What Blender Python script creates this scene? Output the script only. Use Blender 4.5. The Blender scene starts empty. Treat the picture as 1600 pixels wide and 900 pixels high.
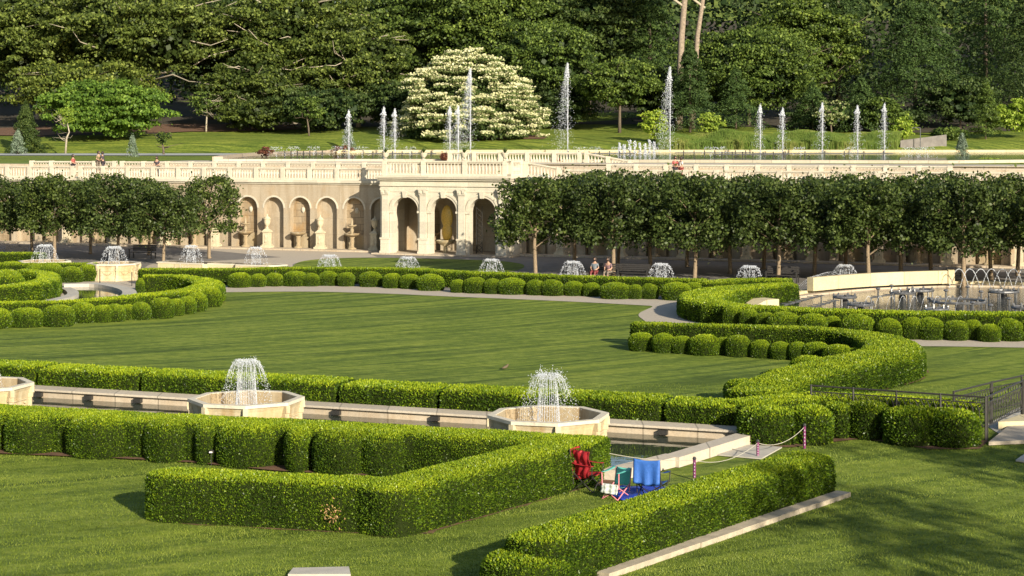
import bpy, math, random
import numpy as np
from mathutils import Vector, Matrix
rng = np.random.default_rng(7)
random.seed(7)
SC = bpy.context.scene
COL = SC.collection
PI = math.pi
R = math.radians
# ------------------------------------------------------------------ camera
F, HC, YH = 2800.0, 8.5, 216.0
cam = bpy.data.cameras.new('camera')
co = bpy.data.objects.new('camera', cam); COL.objects.link(co)
co.location = (0, 0, HC); co.rotation_euler = (R(90), 0, 0)
cam.sensor_width = 36; cam.lens = 36*F/1600.0
cam.shift_y = -(450-YH)/1600.0
cam.clip_start = 0.5; cam.clip_end = 3000
SC.camera = co
# ------------------------------------------------------------------ world, sun
TH, EL = R(29), R(20.5)
w = bpy.data.worlds.new('World'); SC.world = w; w.use_nodes = True
nt = w.node_tree
sky = nt.nodes.new('ShaderNodeTexSky'); sky.sky_type = 'NISHITA'; sky.sun_disc = False
sky.sun_elevation = EL; sky.sun_rotation = PI-TH
bg = nt.nodes['Background']; bg.inputs['Strength'].default_value = 0.085
nt.links.new(sky.outputs[0], bg.inputs[0])
sl = bpy.data.lights.new('sun', 'SUN'); so = bpy.data.objects.new('sun', sl); COL.objects.link(so)
sl.energy = 5.0; sl.angle = R(0.5); sl.color = (1.0, 0.90, 0.73)
sd = Vector((math.sin(TH)*math.cos(EL), -math.cos(TH)*math.cos(EL), math.sin(EL)))
so.rotation_euler = sd.to_track_quat('Z', 'Y').to_euler()
so.location = sd*200
SC.view_settings.view_transform = 'Standard'; SC.view_settings.look = 'None'
SC.view_settings.exposure = 0.75; SC.view_settings.gamma = 1
SC.render.engine = 'CYCLES'
SC.cycles.max_bounces = 6; SC.cycles.diffuse_bounces = 2; SC.cycles.glossy_bounces = 2
SC.cycles.transmission_bounces = 2; SC.cycles.transparent_max_bounces = 4

# ------------------------------------------------------------------ helpers
def G(x, y, z=0.0):
    """point of the plane at height z that the survey sheet gives as (x, y)"""
    Y = F*(HC-z)/(y-YH)
    return ((x-800.0)*Y/F, Y)
def GD(x, d):
    return ((x-800.0)*d/F, d)
ORD = ['first','second','third','fourth','fifth','sixth','seventh','eighth','ninth','tenth','eleventh','twelfth','thirteenth',
 'fourteenth','fifteenth','sixteenth','seventeenth','eighteenth','nineteenth','twentieth','twenty-first','twenty-second','twenty-third',
 'twenty-fourth','twenty-fifth','twenty-sixth','twenty-seventh','twenty-eighth','twenty-ninth','thirtieth']

def tag(o, label=None, cat=None, group=None, kind=None):
    if label: o['label'] = label
    if cat: o['category'] = cat
    if group: o['group'] = group
    if kind: o['kind'] = kind
    return o
def empty(name, loc, rz=0, label=None, cat=None, group=None):
    o = bpy.data.objects.new(name, None); COL.objects.link(o)
    o.location = loc; o.rotation_euler = (0, 0, rz); o.empty_display_size = .2
    return tag(o, label, cat, group)
def copy_tree(o, parent=None):
    c = o.copy(); COL.objects.link(c); c.parent = parent
    for ch in list(o.children):
        copy_tree(ch, c)
    return c

def mesh_np(name, V, Fq, mat, parent=None, tint=None, smooth=False, mats=None, fm=None):
    """V (n,3), Fq (m,k) array of equal-length faces or list of lists"""
    me = bpy.data.meshes.new(name)
    if isinstance(Fq, np.ndarray):
        k = Fq.shape[1]; m = Fq.shape[0]
        me.vertices.add(len(V)); me.vertices.foreach_set('co', np.asarray(V, np.float32).ravel())
        me.loops.add(m*k); me.loops.foreach_set('vertex_index', Fq.astype(np.int32).ravel())
        me.polygons.add(m)
        me.polygons.foreach_set('loop_start', np.arange(0, m*k, k, dtype=np.int32))
        me.polygons.foreach_set('loop_total', np.full(m, k, np.int32))
        me.update(calc_edges=True)
    else:
        me.from_pydata([tuple(v) for v in V], [], Fq); me.update()
    if mats:
        for q in mats: me.materials.append(q)
        if fm is not None: me.polygons.foreach_set('material_index', np.asarray(fm, np.int32))
    else:
        me.materials.append(mat)
    if tint is not None:
        at = me.attributes.new('tint', 'FLOAT', 'POINT'); at.data.foreach_set('value', np.asarray(tint, np.float32))
    if smooth:
        me.polygons.foreach_set('use_smooth', np.ones(len(me.polygons), bool))
    o = bpy.data.objects.new(name, me); COL.objects.link(o)
    if parent: o.parent = parent
    return o

class MB:
    def __init__(s): s.v = []; s.f = []
    def add(s, vs, fs):
        n = len(s.v); s.v += [tuple(v) for v in vs]; s.f += [[i+n for i in f] for f in fs]; return s
    def box(s, x0, x1, y0, y1, z0, z1):
        return s.add([(x0,y0,z0),(x1,y0,z0),(x1,y1,z0),(x0,y1,z0),(x0,y0,z1),(x1,y0,z1),(x1,y1,z1),(x0,y1,z1)],
                     [[0,3,2,1],[4,5,6,7],[0,1,5,4],[1,2,6,5],[2,3,7,6],[3,0,4,7]])
    def prism(s, pts, z0, z1):
        n = len(pts); a = sum(pts[i][0]*pts[(i+1)%n][1]-pts[(i+1)%n][0]*pts[i][1] for i in range(n))
        if a < 0: pts = pts[::-1]
        return s.add([(p[0],p[1],z0) for p in pts]+[(p[0],p[1],z1) for p in pts],
                     [list(range(n))[::-1], list(range(n,2*n))]+[[i,(i+1)%n,(i+1)%n+n,i+n] for i in range(n)])
    def lathe(s, prof, n=12, c=(0,0,0), rot=0.0, sx=1, sy=1, top=True):
        vs = []; fs = []
        for r, z in prof:
            for k in range(n):
                a = 2*PI*k/n+rot; vs.append((c[0]+sx*r*math.cos(a), c[1]+sy*r*math.sin(a), c[2]+z))
        for i in range(len(prof)-1):
            for k in range(n):
                fs.append([i*n+k, i*n+(k+1)%n, (i+1)*n+(k+1)%n, (i+1)*n+k])
        fs.append(list(range(n))[::-1])
        if top: fs.append([ (len(prof)-1)*n+k for k in range(n)])
        return s.add(vs, fs)
    def tube(s, pts, r, n=6):
        """tapered tube along pts; r number or list"""
        P = [Vector(p) for p in pts]; rs = r if hasattr(r, '__len__') else [r]*len(P)
        vs = []; fs = []
        for i, p in enumerate(P):
            t = (P[min(i+1, len(P)-1)]-P[max(i-1, 0)]).normalized()
            a = t.cross(Vector((0.13, 0.21, 1)) if abs(t.z) < .9 else Vector((1, 0.1, 0))).normalized(); b = t.cross(a)
            for k in range(n):
                q = 2*PI*k/n; vs.append(p+(a*math.cos(q)+b*math.sin(q))*rs[i])
        for i in range(len(P)-1):
            for k in range(n):
                fs.append([i*n+k, i*n+(k+1)%n, (i+1)*n+(k+1)%n, (i+1)*n+k])
        fs.append(list(range(n))[::-1]); fs.append([(len(P)-1)*n+k for k in range(n)])
        return s.add(vs, fs)
    def build(s, name, mat, parent=None, smooth=False):
        return mesh_np(name, s.v, s.f, mat, parent, smooth=smooth)

# ------------------------------------------------------------------ materials
def lin(c):
    return tuple(((v/255)/12.92 if v/255 <= .04045 else ((v/255+.055)/1.055)**2.4) for v in c)
def new_mat(name):
    m = bpy.data.materials.new(name); m.use_nodes = True; n = m.node_tree
    return m, n, n.nodes['Principled BSDF']
def N_(n, t, **kw):
    o = n.nodes.new(t)
    for k, v in kw.items(): setattr(o, k, v)
    return o
def ramp(n, src, stops):
    r = N_(n, 'ShaderNodeValToRGB'); e = r.color_ramp.elements
    while len(e) < len(stops): e.new(.5)
    for q, (p, c) in zip(e, stops): q.position = p; q.color = (*c, 1)
    n.links.new(src, r.inputs[0]); return r.outputs[0]
def noise(n, vec, scale, detail=4, rough=.6):
    t = N_(n, 'ShaderNodeTexNoise'); t.inputs['Scale'].default_value = scale
    t.inputs['Detail'].default_value = detail; t.inputs['Roughness'].default_value = rough
    if vec is not None: n.links.new(vec, t.inputs['Vector'])
    return t.outputs[0]
def mix(n, fac, a, b, bt='MIX'):
    m = N_(n, 'ShaderNodeMixRGB', blend_type=bt)
    for s, v in ((m.inputs[0], fac), (m.inputs[1], a), (m.inputs[2], b)):
        if hasattr(v, 'is_linked'): n.links.new(v, s)
        elif hasattr(v, '__len__'): s.default_value = (*v, 1)
        else: s.default_value = v
    return m.outputs[0]
def vscale(n, v, s):
    m = N_(n, 'ShaderNodeMapping'); m.inputs['Scale'].default_value = s; n.links.new(v, m.inputs[0]); return m.outputs[0]
def bump(n, p, h, strength, dist=.05):
    b = N_(n, 'ShaderNodeBump'); b.inputs['Strength'].default_value = strength; b.inputs['Distance'].default_value = dist
    n.links.new(h, b.inputs['Height']); n.links.new(b.outputs[0], p.inputs['Normal'])
def plain(name, c, rough=.7, var=.25, scale=4, bmp=.2, metal=0, world=False):
    m, n, p = new_mat(name)
    tc = N_(n, 'ShaderNodeNewGeometry').outputs['Position'] if world else N_(n, 'ShaderNodeTexCoord').outputs['Object']
    f = noise(n, tc, scale, 5, .65)
    col = ramp(n, f, [(.3, tuple(v*(1-var) for v in c)), (.7, tuple(min(1, v*(1+var)) for v in c))])
    n.links.new(col, p.inputs['Base Color']); p.inputs['Roughness'].default_value = rough; p.inputs['Metallic'].default_value = metal
    if bmp: bump(n, p, f, bmp, .02)
    return m
def leafmat(name, lo, mid, hi, core, transl=.3, gloss=.4, tr_tint=1.25):
    m, n, p = new_mat(name)
    at = N_(n, 'ShaderNodeAttribute', attribute_name='tint').outputs['Fac']
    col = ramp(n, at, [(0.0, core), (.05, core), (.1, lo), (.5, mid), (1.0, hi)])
    oi = N_(n, 'ShaderNodeObjectInfo'); vr = ramp(n, oi.outputs['Random'], [(0, (.86,.86,.9)), (.5, (1,1,1)), (1, (1.12,1.08,.95))]); col = mix(n, 1.0, col, vr, 'MULTIPLY')
    n.links.new(col, p.inputs['Base Color']); p.inputs['Roughness'].default_value = gloss
    p.inputs['Specular IOR Level'].default_value = .2
    t = N_(n, 'ShaderNodeBsdfTranslucent')
    tcx = mix(n, 1.0, col, (tr_tint, tr_tint*1.05, tr_tint*.45), 'MULTIPLY'); n.links.new(tcx, t.inputs[0])
    mx = N_(n, 'ShaderNodeMixShader'); mx.inputs[0].default_value = transl
    n.links.new(p.outputs[0], mx.inputs[1]); n.links.new(t.outputs[0], mx.inputs[2])
    n.links.new(mx.outputs[0], n.nodes['Material Output'].inputs[0])
    return m
M = {}
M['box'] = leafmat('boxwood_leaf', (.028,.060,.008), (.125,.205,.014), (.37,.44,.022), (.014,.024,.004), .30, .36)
M['linden'] = leafmat('linden_leaf', (.020,.034,.008), (.052,.080,.018), (.14,.18,.045), (.008,.012,.005), .22, .45)
M['olive'] = leafmat('olive_leaf', (.035,.055,.012), (.11,.15,.028), (.27,.32,.07), (.01,.013,.006), .25, .5)
M['green'] = leafmat('green_leaf', (.028,.050,.012), (.09,.14,.026), (.21,.28,.055), (.01,.014,.006), .25, .5)
M['bright'] = leafmat('bright_leaf', (.06,.12,.02), (.13,.22,.035), (.25,.36,.06), (.012,.02,.006), .3, .5)
M['dark'] = leafmat('dark_leaf', (.02,.04,.012), (.05,.08,.02), (.11,.15,.04), (.008,.011,.006), .2, .55)
M['conifer'] = leafmat('conifer_needles', (.02,.04,.012), (.05,.09,.022), (.11,.17,.04), (.008,.011,.006), .15, .6)
M['blue'] = leafmat('pale_spruce_needles', (.10,.15,.10), (.20,.26,.18), (.32,.38,.28), (.03,.04,.03), .15, .6)
M['lime'] = leafmat('lime_leaf', (.16,.24,.03), (.30,.40,.05), (.48,.56,.10), (.03,.05,.01), .35, .5)
M['flower'] = leafmat('dogwood_bract', (.07,.12,.025), (.42,.44,.20), (.80,.76,.50), (.012,.02,.008), .25, .6, 1.0)
M['grassy'] = leafmat('tall_grass', (.07,.12,.025), (.13,.20,.035), (.26,.25,.08), (.03,.04,.01), .3, .6)
M['turf'] = leafmat('turf_blade', (.07,.10,.012), (.150,.205,.026), (.31,.35,.06), (.02,.03,.01), .3, .5)
M['red_leaf'] = leafmat('copper_leaf', (.10,.04,.03), (.2,.08,.05), (.3,.14,.08), (.02,.01,.01), .3, .5)

# lawn
def lawn_mat(name, lo, mid, hi, str_dir, stripe=.3):
    m, n, p = new_mat(name)
    P = N_(n, 'ShaderNodeNewGeometry').outputs['Position']
    rot = N_(n, 'ShaderNodeMapping'); rot.inputs['Rotation'].default_value = (0, 0, str_dir); n.links.new(P, rot.inputs[0])
    Q = rot.outputs[0]
    a = noise(n, vscale(n, Q, (.10, 1.5, 1)), 1.0, 5, .65)
    b = noise(n, vscale(n, Q, (.5, 2.6, 1)), 1.0, 6, .7)
    c = noise(n, P, 14, 4, .7)
    d = noise(n, P, .22, 3, .5)
    sub = N_(n, 'ShaderNodeVectorMath', operation='SUBTRACT'); n.links.new(P, sub.inputs[0]); sub.inputs[1].default_value = (-60, 150, 0)
    ln = N_(n, 'ShaderNodeVectorMath', operation='LENGTH'); n.links.new(sub.outputs[0], ln.inputs[0])
    at = N_(n, 'ShaderNodeSeparateXYZ'); n.links.new(P, at.inputs[0]); cbx = N_(n, 'ShaderNodeCombineXYZ'); n.links.new(ln.outputs[1], cbx.inputs[0])
    mm = N_(n, 'ShaderNodeMath', operation='MULTIPLY'); mm.inputs[1].default_value = .09; n.links.new(at.outputs[0], mm.inputs[0]); n.links.new(mm.outputs[0], cbx.inputs[1])
    st1 = noise(n, vscale(n, cbx.outputs[0], (1.25, 1, 1)), 1.0, 3, .55); a = mix(n, .55, a, st1)
    s1 = mix(n, .45, a, b); s2 = mix(n, .25, s1, c); s3 = mix(n, .18, s2, d)
    g1 = noise(n, P, 2.2, 4, .75); g2 = noise(n, vscale(n, cbx.outputs[0], (2.6, 1.4, 1)), 1.0, 4, .65)
    col = ramp(n, mix(n, .3, s3, g1), [(.42, lo), (.495, mid), (.575, hi)])
    col = mix(n, 1.0, col, ramp(n, st1, [(.36, (.66,.70,.72)), (.50, (1.0,1.0,1.0)), (.62, (1.12,1.08,1.0))]), 'MULTIPLY')
    col = mix(n, 1.0, col, ramp(n, g2, [(.36, (.62,.68,.70)), (.47, (1.0,1.0,1.0)), (.7, (1.12,1.1,1.0))]), 'MULTIPLY')
    n.links.new(col, p.inputs['Base Color']); p.inputs['Roughness'].default_value = .85
    p.inputs['Specular IOR Level'].default_value = .15
    bump(n, p, mix(n, .5, c, noise(n, P, 60, 3, .7)), .9, .05)
    return m
M['lawn'] = lawn_mat('lawn_grass', (.078,.118,.015), (.142,.197,.026), (.240,.285,.048), R(14))
M['uplawn'] = lawn_mat('meadow_grass', (.07,.115,.016), (.14,.19,.026), (.26,.29,.05), R(8))
M['path'] = plain('gravel_path', (.42,.36,.28), .9, .18, 9, .4, world=True)
M['asphalt'] = plain('dark_pavement', (.17,.155,.14), .85, .25, 1.2, .3, world=True)
M['greypath'] = plain('grey_walk', (.36,.37,.35), .85, .12, 2, .2, world=True)
M['hedgecore'] = plain('shaded_hedge_core', (.018,.026,.007), 1.0, .4, 20, 0); M['hedgecore'].node_tree.nodes['Principled BSDF'].inputs['Specular IOR Level'].default_value = 0  # inner stems and leaf, coloured near black as shade in the leaf gaps
M['kerbstone'] = plain('tan_kerb_stone', (.40,.34,.25), .85, .2, 5, .4)
M['forest'] = plain('forest_floor', (.045,.035,.018), .95, .5, 2, .8, world=True)
M['soil'] = plain('mulch_soil', (.13,.065,.032), .95, .5, 6, .8, world=True)
M['stone'] = plain('cream_limestone', (.52,.45,.31), .75, .22, 2.6, .5)
M['bark'] = plain('brown_bark', (.11,.085,.06), .9, .45, 12, .9)
M['barklit'] = plain('tan_bark', (.22,.165,.105), .9, .3, 10, .8)
M['palebark'] = plain('pale_bark', (.38,.33,.25), .85, .3, 6, .6)
M['trunkbark'] = plain('weathered_trunk_bark', (.24,.19,.14), .9, .4, 3, .9)
M['iron'] = plain('black_iron', (.03,.028,.025), .5, .2, 8, .1)
M['darkwood'] = plain('dark_bench_wood', (.03,.027,.025), .55, .3, 9, .3)
M['steel'] = plain('wet_steel', (.20,.20,.20), .35, .25, 5, .2, metal=.6)
M['white'] = plain('white_rope', (.75,.72,.66), .8, .1, 20, .2)
M['concrete'] = plain('grey_slab', (.42,.39,.33), .85, .12, 3, .3)
M['terra'] = plain('bronze_mask', (.5,.45,.33), .8, .2, 8, .4)

def stone_wall_mat(name, base, dark, stain, bw=1.1, bh=.55, streak=.5, mo=.5):
    m, n, p = new_mat(name)
    tc = N_(n, 'ShaderNodeTexCoord').outputs['Object']
    sw = N_(n, 'ShaderNodeSeparateXYZ'); n.links.new(tc, sw.inputs[0])
    cb = N_(n, 'ShaderNodeCombineXYZ'); n.links.new(sw.outputs[0], cb.inputs[0]); n.links.new(sw.outputs[2], cb.inputs[1])
    br = N_(n, 'ShaderNodeTexBrick'); n.links.new(cb.outputs[0], br.inputs['Vector'])
    br.inputs['Scale'].default_value = 1; br.inputs['Brick Width'].default_value = bw; br.inputs['Row Height'].default_value = bh
    br.inputs['Mortar Size'].default_value = .022; br.inputs['Color1'].default_value = (*base, 1)
    br.inputs['Color2'].default_value = (*[v*.80 for v in base], 1); br.inputs['Mortar'].default_value = (*[v*mo for v in base], 1)
    st = noise(n, vscale(n, tc, (1.6, 1.6, .18)), 1.5, 5, .6)
    c1 = mix(n, ramp(n, st, [(.45, (0,0,0)), (.75, (streak,)*3)]), br.outputs[0], dark)
    bl = noise(n, tc, .7, 4, .6)
    c2 = mix(n, ramp(n, bl, [(.52, (0,0,0)), (.72, (.7,)*3)]), c1, stain)
    f = noise(n, tc, 9, 5, .7)
    c3 = mix(n, .35, c2, mix(n, 1.0, c2, ramp(n, f, [(.3, (.6,)*3), (.7, (1.3,)*3)]), 'MULTIPLY'))
    n.links.new(c3, p.inputs['Base Color']); p.inputs['Roughness'].default_value = .85
    bump(n, p, f, .4, .02)
    return m
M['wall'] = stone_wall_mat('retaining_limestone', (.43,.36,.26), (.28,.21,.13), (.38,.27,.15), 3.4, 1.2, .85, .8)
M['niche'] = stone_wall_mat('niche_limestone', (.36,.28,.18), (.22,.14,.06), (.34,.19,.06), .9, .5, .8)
M['loggia'] = stone_wall_mat('pale_limestone', (.60,.545,.43), (.42,.37,.28), (.54,.475,.35), 2.0, .8, .45, .8)
M['stain'] = stone_wall_mat('stained_limestone', (.56,.49,.32), (.34,.21,.08), (.46,.33,.15), 5, 5, .9)
M['inner'] = stone_wall_mat('wet_inner_stone', (.38,.31,.20), (.22,.14,.06), (.30,.22,.10), 5, 5, .9)
M['coptop'] = stone_wall_mat('coping_top_stone', (.52,.455,.36), (.42,.35,.26), (.48,.40,.29), 1.5, 5, .4)
M['coping'] = stone_wall_mat('coping_stone', (.50,.42,.31), (.36,.25,.15), (.44,.33,.2), 1.5, 5, .5)
M['bright_stone'] = stone_wall_mat('warm_bright_stone', (.58,.50,.31), (.48,.38,.19), (.56,.46,.25), 2.1, 5, .3)
M['gold'] = plain('gold_mosaic', (.65,.42,.08), .35, .3, 14, .4)

def water_mat(name, c, scale, strength):
    m, n, p = new_mat(name)
    P = N_(n, 'ShaderNodeNewGeometry').outputs['Position']
    p.inputs['Base Color'].default_value = (*c, 1); p.inputs['Roughness'].default_value = .03
    p.inputs['IOR'].default_value = 1.45
    f = noise(n, vscale(n, P, (.6, 1.4, 1)), scale, 3, .5); bump(n, p, f, strength, .05)
    return m
M['water'] = water_mat('canal_water', (.035,.045,.03), 1.5, .10)
M['poolwater'] = water_mat('fountain_water', (.06,.065,.065), 5, .5)
def spray_mat():
    m, n, p = new_mat('water_spray')
    p.inputs['Base Color'].default_value = (.88, .91, .95, 1); p.inputs['Roughness'].default_value = .25
    t = N_(n, 'ShaderNodeBsdfTranslucent'); t.inputs[0].default_value = (.9,.93,.97,1)
    mx = N_(n, 'ShaderNodeMixShader'); mx.inputs[0].default_value = .45
    n.links.new(p.outputs[0], mx.inputs[1]); n.links.new(t.outputs[0], mx.inputs[2])
    n.links.new(mx.outputs[0], n.nodes['Material Output'].inputs[0]); return m
M['spray'] = spray_mat()
def cloth(name, c, r=.6): return plain(name, c, r, .12, 14, .5)

# ------------------------------------------------------------------ foliage tools
def wob(P, s=1.0, seed=0.0):
    x, y, z = P[:,0]*s+seed, P[:,1]*s+seed*1.7, P[:,2]*s-seed
    return (np.sin(1.7*x+1.3*np.sin(1.1*y+z))+np.sin(2.3*y+1.1*np.sin(1.9*x-z))+np.sin(2.9*z+1.7*x-1.2*y)+.6*np.sin(5.1*x-3.7*y+2.2*z))/3.6
def unit(a): return a/np.maximum(np.linalg.norm(a, axis=1, keepdims=True), 1e-9)
def leaves(P, N, L, asp=.5, outw=.8, up=.3, rj=.9, tint=None):
    """quads (rhombi) at P with long axis leaning along N; returns V, F, tint"""
    n = len(P); r = rng.normal(size=(n, 3))*rj
    a = unit(N*outw+r*.6+np.array([0, 0, up])); b = unit(np.cross(a, rng.normal(size=(n, 3))))
    l = (L*rng.uniform(.7, 1.3, n))[:, None]
    V = np.stack([P, P+a*l*.5+b*l*asp*.5, P+a*l, P+a*l*.5-b*l*asp*.5], 1).reshape(-1, 3)
    Fq = np.arange(4*n).reshape(n, 4)
    t = np.repeat(tint, 4) if tint is not None else np.full(4*n, .5)
    return V, Fq, t
def flat_leaves(P, N, L, asp=.7, rj=.7, tint=None):
    """quads facing roughly along N"""
    n = len(P); nn = unit(N+rng.normal(size=(n, 3))*rj)
    a = unit(np.cross(nn, rng.normal(size=(n, 3)))); b = np.cross(nn, a)
    l = (L*rng.uniform(.6, 1.3, n))[:, None]*.5
    V = np.stack([P-a*l, P-b*l*asp, P+a*l, P+b*l*asp], 1).reshape(-1, 3)
    return V, np.arange(4*n).reshape(n, 4), np.repeat(tint, 4)
def sample(V, Q, n):
    a, b, c, d = (V[Q[:, i]] for i in range(4))
    n1 = np.cross(b-a, c-a); n2 = np.cross(c-a, d-a)
    A1 = np.linalg.norm(n1, axis=1); A2 = np.linalg.norm(n2, axis=1)
    A = np.concatenate([A1, A2]); tot = A.sum()/2
    k = rng.choice(len(A), n, p=A/A.sum()); m = len(Q)
    T0 = np.concatenate([a, a]); T1 = np.concatenate([b, c]); T2 = np.concatenate([c, d]); NN = np.concatenate([n1, n2])
    u, v = rng.random(n), rng.random(n); s = u+v > 1; u[s] = 1-u[s]; v[s] = 1-v[s]
    P = T0[k]+(T1[k]-T0[k])*u[:, None]+(T2[k]-T0[k])*v[:, None]
    return P, unit(NN[k])
def area(V, Q):
    a, b, c, d = (V[Q[:, i]] for i in range(4))
    return (np.linalg.norm(np.cross(b-a, c-a), axis=1).sum()+np.linalg.norm(np.cross(c-a, d-a), axis=1).sum())/2
def dress(name, V, Q, L, parent=None, mat='box', cover=1.9, brown=None, smooth=False):
    """closed core surface + leaf quads growing out of it, one mesh"""
    a = area(V, Q); n = int(a*cover/(L*L*.26))
    P, N = sample(V, Q, n)
    P = P+N*rng.uniform(-.5, .25, n)[:, None]*L
    patch = wob(P, 1.4, 3.1); P = P-N*(np.clip(-wob(P, 2.6, 7.7)-.35, 0, 1)*.9*L)[:, None]
    gone = (rng.random(n) < .45*np.clip(1-(P[:, 2]-V[:, 2].min())/.14, 0, 1)) | ((wob(P, 3.3, 1.9) < -.62) & (rng.random(n) < .5)); P, N, patch = P[~gone], N[~gone], patch[~gone]; n = len(P)
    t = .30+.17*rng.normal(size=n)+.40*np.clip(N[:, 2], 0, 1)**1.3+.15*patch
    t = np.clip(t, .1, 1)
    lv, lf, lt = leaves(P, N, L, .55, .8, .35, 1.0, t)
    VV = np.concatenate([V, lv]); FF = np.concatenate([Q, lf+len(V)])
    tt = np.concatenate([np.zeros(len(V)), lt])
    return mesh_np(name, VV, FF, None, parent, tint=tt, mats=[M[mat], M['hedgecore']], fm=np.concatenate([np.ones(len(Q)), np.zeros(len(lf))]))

def resample(pts, step=.25):
    P = np.array(pts, float)
    if len(P) > 2:   # catmull-rom
        out = []; E = np.vstack([2*P[0]-P[1], P, 2*P[-1]-P[-2]])
        for i in range(1, len(E)-2):
            for t in np.linspace(0, 1, 9)[:-1]:
                p0, p1, p2, p3 = E[i-1], E[i], E[i+1], E[i+2]
                out.append(.5*((2*p1)+(-p0+p2)*t+(2*p0-5*p1+4*p2-p3)*t*t+(-p0+3*p1-3*p2+p3)*t**3))
        out.append(P[-1]); P = np.array(out)
    s = np.concatenate([[0], np.cumsum(np.linalg.norm(np.diff(P, axis=0), axis=1))])
    n = max(3, int(s[-1]/step)+1); q = np.linspace(0, s[-1], n)
    return np.stack([np.interp(q, s, P[:, 0]), np.interp(q, s, P[:, 1])], 1), q/s[-1]
def bar_core(pts, wd, h, z0=0, caps=('round', 'round'), e=.28, step=.25, rough=.035, seed=0.):
    P, u = resample(pts, step); n = len(P)
    W = np.interp(u, np.linspace(0, 1, len(wd)), wd)/2 if hasattr(wd, '__len__') else np.full(n, wd/2)
    T = unit(np.gradient(P, axis=0)); C = []
    def ends(i, sgn, cap):
        w_ = W[i]; out = []
        ks = np.linspace(0, 1, 8)[1:]
        for k in ks:
            if cap == 'round':
                a = math.sin(k*PI/2)*w_*.95; f = max(math.cos(k*PI/2), .01)**.8; hf = 1-.10*k**4
            else:
                a = .14*math.sin(min(k*1.3, 1)*PI/2); f = (1-.10*(1-math.cos(min(k*1.3,1)*PI/2))) if k < .8 else (.6 if k < .95 else .02); hf = 1-.02*k if k < .95 else .97
            out.append((P[i]+T[i]*sgn*a, T[i], w_*f, hf))
        return out
    C = ends(0, -1, caps[0])[::-1]+[(P[i], T[i], W[i], 1.0) for i in range(n)]+ends(n-1, 1, caps[1])
    ph = np.linspace(0, PI, 19); cx = np.sign(np.cos(ph))*np.abs(np.cos(ph))**e; sz = np.abs(np.sin(ph))**e
    V = []
    for (c, t, w_, hf) in C:
        nx, ny = t[1], -t[0]
        for a, b in zip(cx, sz): V.append((c[0]+nx*w_*a, c[1]+ny*w_*a, z0+h*hf*b))
    V = np.array(V); m = len(ph); k = len(C)
    i = np.arange(k-1)[:, None]*m+np.arange(m-1)[None]
    Q = np.stack([i, i+m, i+m+1, i+1], -1).reshape(-1, 4)
    ce = V.reshape(k, m, 3).mean(1).repeat(m, 0); d = unit(V-ce)
    V = V+d*(wob(V, 1.1, seed)*rough+wob(V, 3.1, seed+2)*rough*.6)[:, None]*np.array([1, 1, .7])
    V[:, 2] = np.maximum(V[:, 2], z0)
    return V, Q
def ball_core(cx, cy, rx, ry, h, z0=0, e=2.7, seed=0., nu=20, nv=12, rot=0.):
    V = []
    for j in range(nv+1):
        z = h*(1-math.cos(PI*j/nv))/2; q = abs((z-h*.46)/(h*(.54 if z > h*.46 else .80))); r = max(1-q**e, 0)**(1/e) if j < nv else 0.001
        for k in range(nu):
            a = 2*PI*k/nu; x = rx*r*math.cos(a); y = ry*r*math.sin(a)
            V.append((cx+x*math.cos(rot)-y*math.sin(rot), cy+x*math.sin(rot)+y*math.cos(rot), z0+z))
    V = np.array(V); Q = []
    for j in range(nv):
        for k in range(nu): Q.append((j*nu+k, j*nu+(k+1)%nu, (j+1)*nu+(k+1)%nu, (j+1)*nu+k))
    d = unit(V-np.array([cx, cy, z0+h*.4])); V = V+d*(wob(V, 1.6, seed)*.05)[:, None]
    V[:, 2] = np.maximum(V[:, 2], z0)
    return V, np.array(Q)

SOILN = [0]
def soil_strip(pts, wd):
    P, u = resample(pts, .4); W = np.interp(u, np.linspace(0, 1, len(wd)), wd)/2 if hasattr(wd, '__len__') else np.full(len(P), wd/2)
    T = unit(np.gradient(P, axis=0)); SOILN[0] += 1; z = .012+.002*(SOILN[0])
    P = P.copy(); P[0] -= T[0]*W[0]*.85; P[-1] += T[-1]*W[-1]*.85
    W[0] *= .5; W[-1] *= .5
    j = rng.uniform(.92, 1.1, (2, len(P)))
    A = np.stack([P[:, 0]-T[:, 1]*W*j[0], P[:, 1]+T[:, 0]*W*j[0], np.full(len(P), z)], 1)
    B = np.stack([P[:, 0]+T[:, 1]*W*j[1], P[:, 1]-T[:, 0]*W*j[1], np.full(len(P), z)], 1)
    n = len(P); i = np.arange(n-1)
    o = mesh_np('soil', np.vstack([A, B]), np.stack([i+n, i+n+1, i+1, i], 1), M['soil']); tag(o, kind='structure')
def hedge(pts, wd, h, L, label, caps=('round', 'round'), z0=0, group=None, soil=.12, e=.28, rough=.035, name='boxwood_hedge', seed=None):
    sd_ = len(bpy.data.objects)*.37 if seed is None else seed
    V, Q = bar_core(pts, wd, h, z0, caps, e=e, seed=sd_, rough=rough)
    c = V.mean(0); c[2] = z0
    o = dress(name, V-c, Q, L); o.location = c
    tag(o, label, 'hedge', group)
    if soil: soil_strip(pts, [x+soil for x in wd] if hasattr(wd, '__len__') else wd+soil)
    return o
def shape(name, verts_faces, mat): pass
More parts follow.
